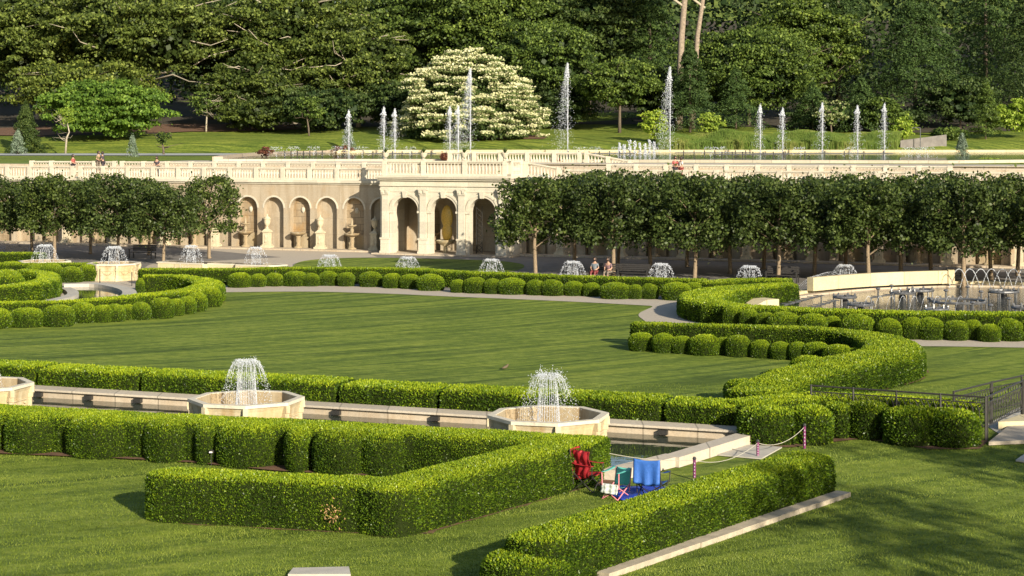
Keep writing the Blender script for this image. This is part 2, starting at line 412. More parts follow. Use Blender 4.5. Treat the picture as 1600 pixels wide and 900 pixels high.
# ================================================================== SETTING
UX, UY = math.cos(R(-20.9)), math.sin(R(-20.9))
MX, MY = -UY, UX
RW = R(-20.9)
P0 = (-8.74, 133.9)
def W(t, q): return (P0[0]+UX*t+MX*q, P0[1]+UY*t+MY*q)
def sheet(name, pts, z, mat, kind='structure', step=None):
    pts = [tuple(p) for p in pts]
    a = sum(pts[i][0]*pts[(i+1)%len(pts)][1]-pts[(i+1)%len(pts)][0]*pts[i][1] for i in range(len(pts)))
    if a < 0: pts = pts[::-1]
    import bmesh
    bm = bmesh.new(); f = bm.faces.new([bm.verts.new((p[0], p[1], z)) for p in pts]); bmesh.ops.triangulate(bm, faces=[f])
    me = bpy.data.meshes.new(name); bm.to_mesh(me); bm.free(); me.materials.append(M[mat])
    o = bpy.data.objects.new(name, me); COL.objects.link(o); return tag(o, kind=kind)
def crv(px, step=.5, z=0):
    return [tuple(p) for p in resample([G(x, y, z) for x, y in px], step)[0]]
# lower ground sheet
sheet('lawn', [(-900, -300), (900, -300), (900, 1500), (-900, 1500)], 0.0, 'lawn')
# pavement strip before the retaining wall
sheet('pavement', [W(-90, 1), W(95, 1), W(95, -33.5), W(60, -31.3), W(30, -30.8), W(0, -30.2), W(-14, -30), W(-26, -30), W(-60, -31), W(-90, -31)], .004, 'asphalt')
# cream forecourt and left paved court
sheet('forecourt', crv([(440,402),(330,408),(240,412),(232,428),(300,428),(450,424),(460,412),(520,404),(590,402)], .8)+[W(-2,-1),W(-18,-1)], .008, 'path')
sheet('side_court', crv([(60,432),(90,455),(120,490),(210,470),(235,455),(300,440),(350,432),(330,424),(200,425)], .8), .009, 'path')
# lawn patch in front of the loggia
sheet('lawn_patch', crv([(452,421),(470,409),(520,404),(600,403),(700,405),(780,408),(818,414),(800,424),(700,430),(560,428),(470,426),(452,421)], .8), .012, 'lawn')
# gravel path winding between the hedges
up = [(330,447),(480,447),(600,449),(700,453),(800,458),(900,463),(1000,467),(1060,469),(1082,474),(1092,482),(1100,492),(1120,505),(1200,518),(1350,528),(1500,531),(1680,533)]
lo = [(345,457),(480,456),(600,459),(700,463.5),(800,467.5),(900,472),(995,477),(1019,479),(1010,484),(999,490),(1001,497),(1030,510),(1130,525),(1330,539),(1500,542),(1680,545)]
def ribbon(name, A, B, z, mat, n=8):
    def cr(P):
        P = np.array(P, float); E = np.vstack([2*P[0]-P[1], P, 2*P[-1]-P[-2]]); out = []
        for i in range(1, len(E)-2):
            for t in np.linspace(0, 1, n, endpoint=False):
                p0, p1, p2, p3 = E[i-1], E[i], E[i+1], E[i+2]; out.append(.5*((2*p1)+(-p0+p2)*t+(2*p0-5*p1+4*p2-p3)*t*t+(-p0+3*p1-3*p2+p3)*t**3))
        out.append(P[-1]); return np.array(out)
    a, b = cr([G(*p) for p in A]), cr([G(*p) for p in B]); m = len(a); V = np.zeros((2*m, 3)); V[:m, :2] = a; V[m:, :2] = b; V[:, 2] = z
    i = np.arange(m-1); return tag(mesh_np(name, V, np.stack([i+m, i+m+1, i+1, i], 1), M[mat]), kind='structure')
ribbon('path', up, lo, .016, 'path')

# upper terrain
TY = [(0,6.5),(236.5,6.5),(239.5,7.1),(244,7.95),(252,8.76),(280,10.9),(330,15.5),(420,36),(600,60)]
def T(Y): return float(np.interp(Y, [a for a, b in TY], [b for a, b in TY]))
def grid(name, t0, t1, nt_, q0, q1, nq, mat, dz=0, cond=None):
    V = []; Fc = []
    for j in range(nq+1):
        for i in range(nt_+1):
            t = t0+(t1-t0)*i/nt_; q = q0+(q1-q0)*j/nq; x, y = W(t, q)
            zz = T(y)+dz
            if y > 240: zz += .25*math.sin(x*.13)*math.sin(y*.11+1)
            V.append((x, y, zz))
    for j in range(nq):
        for i in range(nt_):
            a = j*(nt_+1)+i; Fc.append((a, a+1, a+nt_+2, a+nt_+1))
    o = mesh_np(name, np.array(V), np.array(Fc), M[mat], smooth=True); return tag(o, kind='structure')
grid('terrain', -160, 160, 200, 7.2, 420, 260, 'uplawn')
# woodland floor above the lawn
def soil_patch(name, px_d, dz=.06, mat='soil'):
    import bmesh
    pts = [GD(x, d) for x, d in px_d]; bm = bmesh.new()
    f = bm.faces.new([bm.verts.new((p[0], p[1], 0)) for p in pts]); bmesh.ops.triangulate(bm, faces=[f])
    for k in range(4): bmesh.ops.subdivide_edges(bm, edges=[e for e in bm.edges if e.calc_length() > 3], cuts=1, use_grid_fill=True); bmesh.ops.triangulate(bm, faces=bm.faces[:])
    for v in bm.verts:
        v.co.z = T(v.co.y)+dz+(.25*math.sin(v.co.x*.13)*math.sin(v.co.y*.11+1) if v.co.y > 240 else 0)
    bm.normal_update()
    for fc in bm.faces:
        if fc.normal.z < 0: fc.normal_flip()
    me = bpy.data.meshes.new(name); bm.to_mesh(me); bm.free(); me.materials.append(M[mat])
    o = bpy.data.objects.new(name, me); COL.objects.link(o); return tag(o, kind='structure')
soil_patch('woodland_floor', [(-300,262),(0,256),(60,250),(120,252),(250,256),(300,262),(420,266),(520,272),(640,268),(700,266),(900,276),(1000,276),(1300,262),(1900,262),(1900,420),(-300,420)], .06, 'forest')
soil_patch('bare_bank', [(-60,254),(60,251),(110,254),(255,257),(300,261),(420,265),(520,270),(420,276),(300,276),(100,270),(-60,268)], .12)
soil_patch('tree_mulch', [(690,247),(850,248),(860,254),(640,256)], .09)
# grey walk across the upper lawn
px = [(-120,204),(100,204),(260,204),(420,206),(500,214),(530,226),(500,232),(420,232),(260,231),(100,230),(-120,230)]
sheet('walk', [GD(x, d) for x, d in px], 6.56, 'greypath')

# ------------------------------------------------------------------ retaining wall
def arch_face(mb, x0, x1, zb, zt, cx, r, zs, y0, y1, n=12, back=True):
    """front face at y0 from x0..x1, opening of half width r springing at zs, reveal to y1"""
    arc = [(cx-r*math.cos(PI*k/n), zs+r*math.sin(PI*k/n)) for k in range(n+1)]
    mb.add([(x0,y0,zb),(cx-r,y0,zb),(cx-r,y0,zs),(x0,y0,zs)], [[0,1,2,3]])
    mb.add([(cx+r,y0,zb),(x1,y0,zb),(x1,y0,zs),(cx+r,y0,zs)], [[0,1,2,3]])
    top = [(x0+(x1-x0)*k/n, zt) for k in range(n+1)]
    mb.add([(x0,y0,zs)]+[(a,y0,b) for a,b in arc]+[(a,y0,b) for a,b in top]+[(x1,y0,zs)],
           [[1+k, 2+k, n+3+k, n+2+k] for k in range(n)]+[[0,1,n+2]]+[[n+1, 2*n+3, 2*n+2]])
    ol = [(cx-r, zb)]+arc+[(cx+r, zb)]; m = len(ol)
    mb.add([(a,y0,b) for a,b in ol]+[(a,y1,b) for a,b in ol], [[k, k+m, k+1+m, k+1] for k in range(m-1)])
    if back: mb2 = back; mb2.add([(a,y1,b) for a,b in ol], [list(range(m))])
BAY = 2.27
def retaining(t0, nb, label, wet, name='retaining_wall'):
    root = empty(name, (*W(t0, 0), 0), RW, label, 'wall')
    mb = MB(); nb_ = MB()
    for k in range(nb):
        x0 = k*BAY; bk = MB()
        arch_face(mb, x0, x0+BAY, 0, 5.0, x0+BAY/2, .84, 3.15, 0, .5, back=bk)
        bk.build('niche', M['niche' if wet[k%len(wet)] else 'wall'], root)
    L_ = nb*BAY
    mb.add([(0,0,5.0),(L_,0,5.0),(L_,.6,5.0),(0,.6,5.0)], [[0,1,2,3]])
    mb.add([(0,0,0),(0,6,0),(0,6,5),(0,0,5),(L_,0,0),(L_,6,0),(L_,6,5),(L_,0,5)], [[0,3,2,1],[4,5,6,7]])
    mb.build('wall_face', M['wall'], root)
    c = MB(); c.box(-.02, L_+.02, -.10, .6, 5.003, 5.12); c.box(-.02, L_+.02, -.22, .62, 5.122, 5.3); c.build('cornice', M['loggia'], root)
    s = MB(); s.box(0, L_, -1.5, -.003, .012, .14); s.build('kerb', M['coping'], root)
    a = MB()
    for k in range(nb):
        cx = k*BAY+BAY/2; ro, ri, n = .97, .84, 12
        pts = [(cx-ro*math.cos(PI*i/n), 3.15+ro*math.sin(PI*i/n)) for i in range(n+1)]; pin = [(cx-ri*math.cos(PI*i/n), 3.15+ri*math.sin(PI*i/n)) for i in range(n+1)]
        V = [(x,-.03,z) for x,z in pts]+[(x,-.03,z) for x,z in pin]+[(x,.0,z) for x,z in pts]+[(x,0.02,z) for x,z in pin]; m = n+1
        a.add(V, [[i, i+1, m+i+1, m+i][::-1] for i in range(n)]+[[i, 2*m+i, 2*m+i+1, i+1][::-1] for i in range(n)]+[[m+i, m+i+1, 3*m+i+1, 3*m+i][::-1] for i in range(n)])
    a.build('arch_moulding', M['loggia'], root)
    return root
NL = 20
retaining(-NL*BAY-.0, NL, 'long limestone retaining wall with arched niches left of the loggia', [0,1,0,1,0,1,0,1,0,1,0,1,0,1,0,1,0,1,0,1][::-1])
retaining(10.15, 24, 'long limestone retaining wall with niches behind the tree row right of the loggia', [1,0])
# terrace slab (broad walk on top of the wall)
def wsheet(name, t0, t1, q0, q1, z0, z1, mat, kind='structure'):
    mb = MB(); mb.box(t0, t1, q0, q1, z0, z1); o = mb.build(name, M[mat]); o.location = (*P0, 0); o.rotation_euler = (0,0,RW); return tag(o, kind=kind)
wsheet('terrace', -100, -.01, .62, 6.3, 4.9, 5.28, 'greypath')
wsheet('terrace', 10.16, 110, .62, 6.3, 4.9, 5.28, 'greypath')
wsheet('terrace', 0.0, 10.14, .62, 6.28, 5.4, 5.74, 'greypath')
wsheet('upper_terrace', -100, 110, 6.1, 7.4, 4.9, 6.3, 'coping')
wsheet('upper_paving', -27.0, 110, 7.41, 16, 5.0, 6.54, 'coptop')

# ------------------------------------------------------------------ balustrades
bprof = [(.055,0),(.055,.04),(.03,.08),(.062,.22),(.065,.28),(.03,.50),(.028,.56),(.05,.62),(.05,.66)]
BAL = None
def baluster_mesh(hh):
    mb = MB(); s = hh/.66; mb.lathe([(r*1.15, z*s) for r, z in bprof], 7); return mb
BMESH = {}
def balustrade(label, a, b, za, zb=None, hgt=1.0, bay=2.27, sp=.245, name='stone_balustrade', cat='balustrade', mat='loggia', pier_ends=True, group=None):
    """a, b: world xy; za base height at a, zb at b"""
    zb = za if zb is None else zb
    A = Vector((a[0], a[1])); B = Vector((b[0], b[1])); L_ = (B-A).length; ang = math.atan2(B.y-A.y, B.x-A.x)
    root = empty(name, (a[0], a[1], za), ang, label, cat, group)
    sl_ = (zb-za)/L_
    def bx(mb, x0, x1, w_, z0, z1):
        v = []
        for x in (x0, x1):
            for y in (-w_/2, w_/2):
                for z in (z0, z1): v.append((x, y, z+sl_*x))
        mb.add(v, [[0,1,3,2],[4,6,7,5],[0,4,5,1],[2,3,7,6],[0,2,6,4],[1,5,7,3]])
    m1 = MB(); bx(m1, 0, L_, .26, 0, .16); m1.build('plinth', M[mat], root)
    m2 = MB(); bx(m2, 0, L_, .17, hgt-.16, hgt-.10); bx(m2, 0, L_, .27, hgt-.098, hgt); m2.build('rail', M[mat], root)
    nb = max(1, round(L_/bay)); bw = L_/nb
    for k in range(nb+1):
        x = min(max(k*bw, .17), L_-.17); p = MB(); bx(p, x-.17, x+.17, .33, -.003, hgt+.03); p.build('pier', M[mat], root)
    hb = hgt-.16-.16; key = round(hb, 2)
    if key not in BMESH:
        o = baluster_mesh(hb).build('baluster', M[mat], root, smooth=True); BMESH[key] = o.data; COL.objects.unlink(o); bpy.data.objects.remove(o)
    xs = []
    for k in range(nb):
        n = max(1, int((bw-.34)/sp)); xs += [k*bw+.17+(bw-.34)*(i+.5)/n for i in range(n)]
    for x in xs[:100]:
        o = bpy.data.objects.new('baluster', BMESH[key]); COL.objects.link(o); o.parent = root; o.location = (x, 0, .16+sl_*x)
    if len(xs) > 100:
        mb = MB()
        for x in xs[100:]: mb.lathe([(r*1.15, .16+sl_*x+z*hb/.66) for r, z in bprof], 7, (x, 0, 0))
        tag(mb.build('baluster', M[mat], root, smooth=True), kind='stuff')
    return root
balustrade('cream balustrade on top of the wall left of the loggia', W(-28, .25), W(-.3, .25), 5.3, hgt=.95)
balustrade('far left stretch of cream balustrade above the left tree row', W(-50, .25), W(-28.4, .25), 5.3, hgt=.95)
balustrade('cream balustrade on the wall above the clipped tree row right of the loggia', W(13.4, .25), W(38, .25), 5.3, hgt=.95)
balustrade('far right end of the cream balustrade above the tree row', W(38.4, .25), W(64, .25), 5.3, hgt=.95)
balustrade('second balustrade set back on the terrace left of the loggia', W(-28, 6.2), W(-1, 6.2), 5.62, hgt=.95)
balustrade('second balustrade set back at the far left of the terrace', W(-37, 6.2), W(-28.4, 6.2), 5.62, hgt=.95)
balustrade('second balustrade set back on the terrace below the small jets', W(14.6, 6.2), W(40, 6.2), 5.60, hgt=.95)
balustrade('raised central balustrade behind the loggia roof', W(-1.6, 14), W(10, 14), 6.42, hgt=.95)
balustrade('short sloping balustrade going down right from the raised central one', W(10.25, 14), W(14.3, 13.7), 6.42, 5.75, hgt=.95)
balustrade('front balustrade on the loggia roof above the three arches', W(.15, -2.45), W(9.95, -2.45), 5.78, hgt=1.08, bay=3.2)
balustrade('side balustrade returning at the right end of the loggia roof', W(9.95, -2.1), W(10.0, .1), 5.78, hgt=1.08, bay=2.2)
balustrade('sloping stair balustrade right of the loggia roof', W(10.2, .25), W(13.1, .25), 5.78, 5.32, hgt=1.02, bay=2.9)

# ------------------------------------------------------------------ loggia
lg = empty('loggia', (*W(0, 0), 0), RW, 'pale stone loggia of three tall arches projecting from the wall', 'loggia')
fc = MB(); zs, ra = 3.22, 1.0
cs = [2.05, 5.08, 8.1]; xs = [.0, 3.565, 6.59, 10.15]
for k in range(3): arch_face(fc, xs[k], xs[k+1], 0, 5.0, cs[k], ra, zs, -2.6, -2.0, back=None); arch_face(fc, xs[k], xs[k+1], 0, 5.0, cs[k], ra, zs, -2.0, -2.0, back=None)
fc.build('facade', M['loggia'], lg)
en = MB(); en.box(-.06, 10.21, -2.70, -1.95, 5.003, 5.10); en.box(-.02, 10.17, -2.64, -1.97, 5.102, 5.42); en.box(-.14, 10.29, -2.80, -1.95, 5.422, 5.56); en.box(-.26, 10.41, -2.95, -1.95, 5.562, 5.66); en.box(-.3, 10.45, -3.0, .6, 5.663, 5.778)
en.build('cornice', M['loggia'], lg)
tr = MB(); tr.box(.62, 9.53, -2.64, -2.60, 4.42+.18, 4.66); tr.build('frieze_band', M['loggia'], lg)
for a_, b_ in ((.0, .5), (9.65, 10.15)): sw = MB(); sw.box(a_, b_, -1.998, .6, 0, 5.0); sw.build('side_wall', M['loggia'], lg)
cl = MB(); cl.box(.0, 10.15, -1.998, 2.0, 5.001, 5.3); cl.build('ceiling', M['loggia'], lg)
bw_ = MB(); bk = MB()
for k in range(3): arch_face(bw_, xs[k], xs[k+1], 0, 5.0, cs[k]+.2, .8, 2.7, 1.5, 2.0, back=bk)
bw_.box(.0, .5, .6, 1.5, 0, 5.0); bw_.box(9.65, 10.15, .6, 1.5, 0, 5.0)
bw_.build('back_wall', M['wall'], lg); bk.build('niche', M['niche'], lg)
st_ = MB(); st_.box(-.4, 10.55, -3.3, 1.5, .013, .12); st_.build('step', M['coping'], lg)
for x in (.48, 3.5, 6.53, 9.66):
    p = MB(); w_ = .30
    p.box(x-w_-.08, x+w_+.08, -2.95, -2.603, .12, .28); p.box(x-w_-.03, x+w_+.03, -2.89, -2.603, .282, 1.12); p.box(x-w_-.08, x+w_+.08, -2.93, -2.603, 1.122, 1.24)
    p.box(x-w_+.05, x+w_-.05, -2.82, -2.603, 1.243, 4.30)
    col = p.build('pilaster', M['loggia'], lg)
    c = MB(); c.box(x-w_+.03, x+w_-.03, -2.84, -2.60, 4.303, 4.40); c.box(x-w_, x+w_, -2.90, -2.60, 4.402, 4.72); c.box(x-w_-.06, x+w_+.06, -2.95, -2.603, 4.722, 4.86); c.build('capital', M['loggia'], col)
    for s in (-1, 1):
        c.__init__(); c.box(x+s*.19-.09, x+s*.19+.09, -2.98, -2.90, 4.52, 4.72); c.build('volute', M['loggia'], col)
for k in range(3):
    cx = cs[k]
    for s in (-1, 1):
        j = MB(); xa = cx+s*1.0; xb = cx+s*1.28; j.box(min(xa, xb), max(xa, xb), -2.66, -2.603, .12, 3.05); j.build('jamb', M['loggia'], lg)
        j = MB(); xa = cx+s*.95; xb = cx+s*1.31; j.box(min(xa, xb), max(xa, xb), -2.74, -2.603, 3.053, 3.22); j.build('impost', M['loggia'], lg)
    n = 16; a = MB()
    for ro, ri, yf in ((1.30, 1.16, -2.72), (1.158, 1.0, -2.67)):
        P1 = [(cx-ro*math.cos(PI*i/n), zs+.003+ro*math.sin(PI*i/n)) for i in range(n+1)]; P2 = [(cx-ri*math.cos(PI*i/n), zs+.003+ri*math.sin(PI*i/n)) for i in range(n+1)]; m = n+1
        V = [(x,yf,z) for x,z in P1]+[(x,yf,z) for x,z in P2]+[(x,-2.603,z) for x,z in P1]+[(x,-2.603,z) for x,z in P2]
        a.add(V, [[i, m+i, m+i+1, i+1] for i in range(n)]+[[i, i+1, 2*m+i+1, 2*m+i] for i in range(n)]+[[m+i, 3*m+i, 3*m+i+1, m+i+1] for i in range(n)])
    a.build('archivolt', M['loggia'], lg)
    a = MB(); a.add([(cx-.12,-2.86,zs+.95),(cx+.12,-2.86,zs+.95),(cx+.19,-2.86,zs+1.42),(cx-.19,-2.86,zs+1.42),(cx-.12,-2.604,zs+.95),(cx+.12,-2.604,zs+.95),(cx+.19,-2.604,zs+1.42),(cx-.19,-2.604,zs+1.42)],
        [[0,1,2,3],[0,3,7,4],[1,5,6,2],[3,2,6,7],[0,4,5,1]]); a.build('keystone', M['loggia'], lg)
# gold mosaic niche and shell basin inside the loggia
gm = MB(); gm.lathe([(.02,0),(.30,.1),(.42,.5),(.40,.9),(.3,1.05),(.44,1.4),(.48,1.8),(.40,2.2),(.2,2.5),(.02,2.6)], 14, sy=.35)
gf = empty('wall_fountain', (*W(4.62, -.95), 1.0), RW, 'gilded shell ornament over a stone basin seen through the middle arch', 'wall fountain')
gm.build('gilded_shell', M['gold'], gf, True)
b = MB(); b.lathe([(.12,-1.0),(.16,-.6),(.14,-.4),(.5,-.2),(.75,.0),(.78,.06),(.6,.05),(.2,-.05)], 14, c=(0,-.3,0)); b.build('basin', M['stain'], gf, True)
for k, c in enumerate((2.05, 8.3)):
    f = empty('wall_fountain', (*W(c+.4, 1.2), 0), RW, ['dark bowl fountain seen inside the left arch of the loggia', 'dark bowl fountain seen inside the right arch of the loggia'][k], 'wall fountain', 'bowls inside the loggia')
    b = MB(); b.lathe([(.25,.12),(.2,.3),(.12,.5),(.12,1.0),(.3,1.15),(.6,1.4),(.62,1.46),(.2,1.4),(.1,1.9),(.25,2.1),(.26,2.14),(.05,2.1),(.02,2.4)], 14); b.build('bowl', M['inner'], f, True)
# lattice gate in the right arch
g = empty('lattice_gate', (*W(7.22, -1.6), .12), RW, 'dark lattice screen just inside the right arch of the loggia', 'gate')
b = MB()
for k in range(9):
    z = .1+k*.36; b.tube([(0,0,z),(.42,0,z+.36)], .022, 4); b.tube([(.42,0,z),(0,0,z+.36)], .022, 4)
b.build('lattice', M['iron'], g); b = MB(); b.box(-.04,0,-.02,.02,0,3.5); b.box(.42,.46,-.02,.02,0,3.5); b.build('frame', M['iron'], g)

# planter urns on the loggia roof
PU = None
for i, t in enumerate((.35, 3.4, 6.6, 9.75)):
    lab = ['stone planter urn with a spiky plant on the left corner of the loggia roof','stone planter urn with a spiky plant on the second pier of the loggia roof','stone planter urn with a spiky plant on the third pier of the loggia roof','stone planter urn with a spiky plant on the right corner of the loggia roof'][i]
    if PU is None:
        PU = empty('planter_urn', (0,0,0), 0); b = MB(); b.lathe([(.15,0),(.15,.06),(.07,.12),(.09,.18),(.24,.34),(.27,.5),(.31,.54),(.25,.54),(.1,.5)], 12); b.build('bowl', M['loggia'], PU, True)
        Pn = np.tile([0,0,.5], (40,1)).astype(float); Nn = unit(rng.normal(size=(40,3))+[0,0,1.6]); v, f, t_ = leaves(Pn, Nn, .42, .12, 1.5, .2, .2, np.full(40,.5)); mesh_np('foliage', v, f, M['dark'], PU, tint=t_); u_ = PU
    else: u_ = copy_tree(PU)
    u_.location = (*W(t, -2.45), 6.9); tag(u_, lab, 'planter', 'planter urns on the loggia roof')

# ------------------------------------------------------------------ urns, wall basins along both walls
def urn_proto():
    r = empty('pedestal_urn', (0,0,0), 0)
    b = MB(); b.box(-.48,.48,-.48,.48,.14,.34); b.box(-.38,.38,-.38,.38,.342,.46); b.box(-.31,.31,-.31,.31,.462,1.62); b.box(-.38,.38,-.38,.38,1.622,1.74); b.add([(-.36,-.36,1.742),(.36,-.36,1.742),(.36,.36,1.742),(-.36,.36,1.742),(-.13,-.13,1.98),(.13,-.13,1.98),(.13,.13,1.98),(-.13,.13,1.98)], [[0,1,5,4],[1,2,6,5],[2,3,7,6],[3,0,4,7],[4,5,6,7]])
    p = b.build('pedestal', M['stone'], r)
    c = MB(); c.lathe([(.02,0),(.13,.02),(.07,.22),(.05,.4),(.11,.56),(.07,.72),(.02,.8)], 8, c=(0,-.325,.62), sy=.3); c.build('carved_panel', M['stone'], p, True)
    b = MB(); b.lathe([(.16,1.98),(.17,2.03),(.08,2.1),(.11,2.2),(.26,2.38),(.33,2.62),(.34,2.86),(.38,2.9),(.38,2.95),(.3,2.97)], 16); u = b.build('urn', M['stone'], r, True)
    b = MB(); b.lathe([(.31,2.971),(.26,3.05),(.12,3.14),(.05,3.2),(.07,3.26),(.02,3.38)], 12); b.build('lid', M['stone'], u, True)
    return r
def basin_proto(tiers):
    r = empty('wall_basin', (0,0,0), 0)
    b = MB(); b.lathe([(.42,.14),(.42,.26),(.22,.34),(.16,.6),(.24,.9),(.18,1.15),(.3,1.3)], 12); b.build('pedestal', M['inner'], r, True)
    b = MB(); b.box(-.98,.98,.90,.99,.16,1.5); b.build('rusticated_panel', M['inner'], r)
    b = MB(); b.lathe([(.25,1.302),(.62,1.46),(.74,1.58),(.76,1.66),(.66,1.66),(.3,1.55)], 16); b.build('bowl', M['inner'], r, True)
    if tiers:
        b = MB(); b.lathe([(.1,1.56),(.14,1.75),(.2,1.95),(.1,2.2),(.38,2.32),(.45,2.42),(.43,2.46),(.12,2.4),(.1,2.6),(.05,2.9),(.02,3.1)], 12); b.build('upper_bowl', M['inner'], r, True)
    else:
        b = MB(); b.box(-.75,.75,.55,.72,.14,1.2); b.build('back_slab', M['inner'], r)
    m = MB(); m.lathe([(.02,-.28),(.12,-.22),(.19,-.05),(.20,.1),(.15,.24),(.03,.3)], 10, c=(0,1.02,3.72), sy=.6); m.build('mask', M['loggia'], r, True)
    return r
UR = urn_proto(); BA = basin_proto(False); BB = basin_proto(True); used = {'u':False,'a':False,'b':False}
ui = 0; bi = 0
posL = [-(k+.5)*BAY for k in range(NL)]      # niche centres going left from the loggia
seq = []
for k, t in enumerate(posL[:14]): seq.append((t, 'uBubuaBuaBuaBua'[0] if k == 0 else ['u','b','u','a','u','b','u','a','u','b','u','a','u','b'][k], 'left', k))
for k in range(17): seq.append((10.15+(k+.5)*BAY, ['a','u','b','u'][k%4], 'right', k))
for t, kd, side, k in seq:
    pr = {'u':UR,'a':BA,'b':BB}[kd]
    if not used[kd]: o = pr; used[kd] = True
    else: o = copy_tree(pr)
    o.scale = (.8,)*3; o.location = (*W(t-(.25 if kd == 'u' else 0), -.6 if kd == 'u' else -.33), 0.02); o.rotation_euler = (0,0,RW)
    nm = {'u':'lidded stone urn on a square pedestal','a':'single stained wall basin under a lion mask','b':'two-tier stained wall basin under a mask'}[kd]
    where = '%s niche bay %s of the loggia' % (ORD[k], 'left' if side == 'left' else 'right')
    tag(o, '%s, %s' % (nm, where), 'urn' if kd == 'u' else 'wall fountain', 'urns along the niche wall' if kd == 'u' else 'basins along the niche wall')
# ================================================================== HEDGES
# foreground L-shaped hedge (nearest)
LN = .052
def H(px, wd, h, L, label, caps=('round','round'), **k): return hedge([G(x, y) for x, y in px], wd, h, L, label, caps, **k)
V1 = G(250, 806); V2 = G(640, 824); V3 = G(925, 744)
A1 = np.array(G(248, 797)); A2 = np.array(G(648, 822)); A3 = np.array(G(915, 747))
def shift(p, a): return (p[0]+a[0], p[1]+a[1])
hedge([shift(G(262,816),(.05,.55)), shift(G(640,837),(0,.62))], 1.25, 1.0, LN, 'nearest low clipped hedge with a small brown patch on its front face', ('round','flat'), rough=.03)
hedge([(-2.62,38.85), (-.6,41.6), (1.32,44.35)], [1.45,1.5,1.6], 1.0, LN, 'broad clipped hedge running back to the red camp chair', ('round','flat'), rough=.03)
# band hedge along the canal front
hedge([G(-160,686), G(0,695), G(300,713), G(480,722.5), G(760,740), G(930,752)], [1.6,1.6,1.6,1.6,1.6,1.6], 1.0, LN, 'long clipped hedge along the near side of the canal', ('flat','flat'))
mounds = [(-40,707,84,1.04),(47,709,94,1.03),(158,715,120,1.03),(260,721,80,1.02),(322,724,40,.98),(388,730,102,1.02),(466,737,44,1.0),(532,742,90,1.03),(600,742,80,1.0)]
def mound(x, y, wpx, h, label, L=LN, depth=None, group=None, e=3.4, name='boxwood_mound', sd=0.):
    X, Y = G(x, y); s = F/Y; rx = wpx/2/s; ry = depth or max(.55, rx*.8)
    V, Q = ball_core(0, 0, rx, ry, h, 0, e, seed=sd+x*.1, rot=0)
    o = dress(name, V, Q, L); o.location = (X, Y+ry*.55, 0); tag(o, label, 'bush', group)
    return o
ml = ['clipped boxwood mound cut off by the left picture edge before the canal hedge','wide clipped boxwood mound at the left edge of the canal hedge','broad square-shouldered boxwood mound, second big one from the left','clipped mound between the broad square one and the little lamp','narrow clipped mound just behind the small black path lamp','large round-topped mound right of the small black path lamp','narrow upright mound between two large mounds of the canal hedge','large dark-fronted mound behind the corner of the nearest hedge','last clipped mound of the canal hedge where the hedges merge']
for (x, y, wp, h), lb in zip(mounds, ml): mound(x, y, wp, h, lb, depth=.78, group='mounds along the front of the canal hedge', e=3.3)
SOILN[0] += 1
sheet('soil', [G(-100,708),G(0,711),(G(180,718.5)),G(300,725),G(430,738),G(570,746),G(620,735),G(500,715),G(0,690),G(-100,690)], .05, 'soil')
# foreground right hedge and ball, kerb
d6 = np.array(G(1310,772))-np.array(G(955,897)); d6 /= np.linalg.norm(d6); n6 = np.array([-d6[1], d6[0]])
e0 = np.array(G(905,915))+n6*.72-d6*.2; e1 = np.array(G(1306,775))+n6*.72
hedge([tuple(e0-d6*.1), tuple((e0+e1)/2), tuple(e1)], [1.25,1.25,1.3], .92, LN, 'long straight clipped hedge beside the stone kerb in the right foreground', ('round','flat'), rough=.03)
o = mound(820, 925, 140, .66, 'low rounded boxwood at the bottom edge by the end of the kerb hedge', depth=.8, e=2.6)
# hedge segments behind the canal
segs = [(-140,4),(6,76),(80,234),(240,392),(396,541),(546,697),(701,870),(874,1043),(1049,1160)]
CF = (-3.46, 53.9)      # point on the canal rear coping front line
def canal(s, q): return (CF[0]+UX*s+MX*q, CF[1]+UY*s+MY*q)
def canal_s(px, q=0):
    # s with projected x = px on line offset q
    r = (px-800)/F; x0, y0 = canal(0, q); return (r*y0-x0)/(UX-r*UY)
sl9 = ['leftmost','second','third','fourth','fifth','sixth','seventh','eighth','ninth']
for i, (a, b) in enumerate(segs):
    hedge([canal(canal_s(a, 1.62)+.2, 1.62), canal(canal_s((a+b)/2, 1.62), 1.62), canal(canal_s(b, 1.62)-.2, 1.62)], 1.6, .84+.02*math.sin(i*2.1), .075,
      '%s flat-topped hedge segment from the left behind the canal wall' % sl9[i], ('flat','flat'), group='hedge segments behind the canal', soil=.1, rough=.02, e=.22)
# long row at the back of the lawn
LM = .088
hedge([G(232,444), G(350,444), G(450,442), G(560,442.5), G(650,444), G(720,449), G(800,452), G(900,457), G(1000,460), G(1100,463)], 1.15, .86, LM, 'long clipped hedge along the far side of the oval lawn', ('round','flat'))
PROT = []
for k in range(6):
    V, Q = ball_core(0, 0, 1, 1, 1, 0, [2.1, 2.3, 2.7, 2.2, 2.4, 3.0][k], seed=k*3.3)
    o = dress('boxwood_ball', V, Q, .088, cover=2.5); PROT.append(o)
PU_ = [False]*6
def ball(x, y, wpx, hpx, label, group, k=None, deep=None):
    """x, y: where its foot is seen; wpx width and hpx height seen"""
    X, Y = G(x, y); s = F/Y; rx = wpx/2/s; h = max(.3, hpx/s-.02); ry = deep or min(rx, .62)
    k = random.randrange(6) if k is None else k
    p = PROT[k]
    if PU_[k]: o = p.copy(); COL.objects.link(o)
    else: o = p; PU_[k] = True
    o.location = (X, Y+ry*.7, 0); o.scale = (rx*1.04, ry, h); o.rotation_euler = (0, 0, 0)
    tag(o, label, 'bush', group); return o
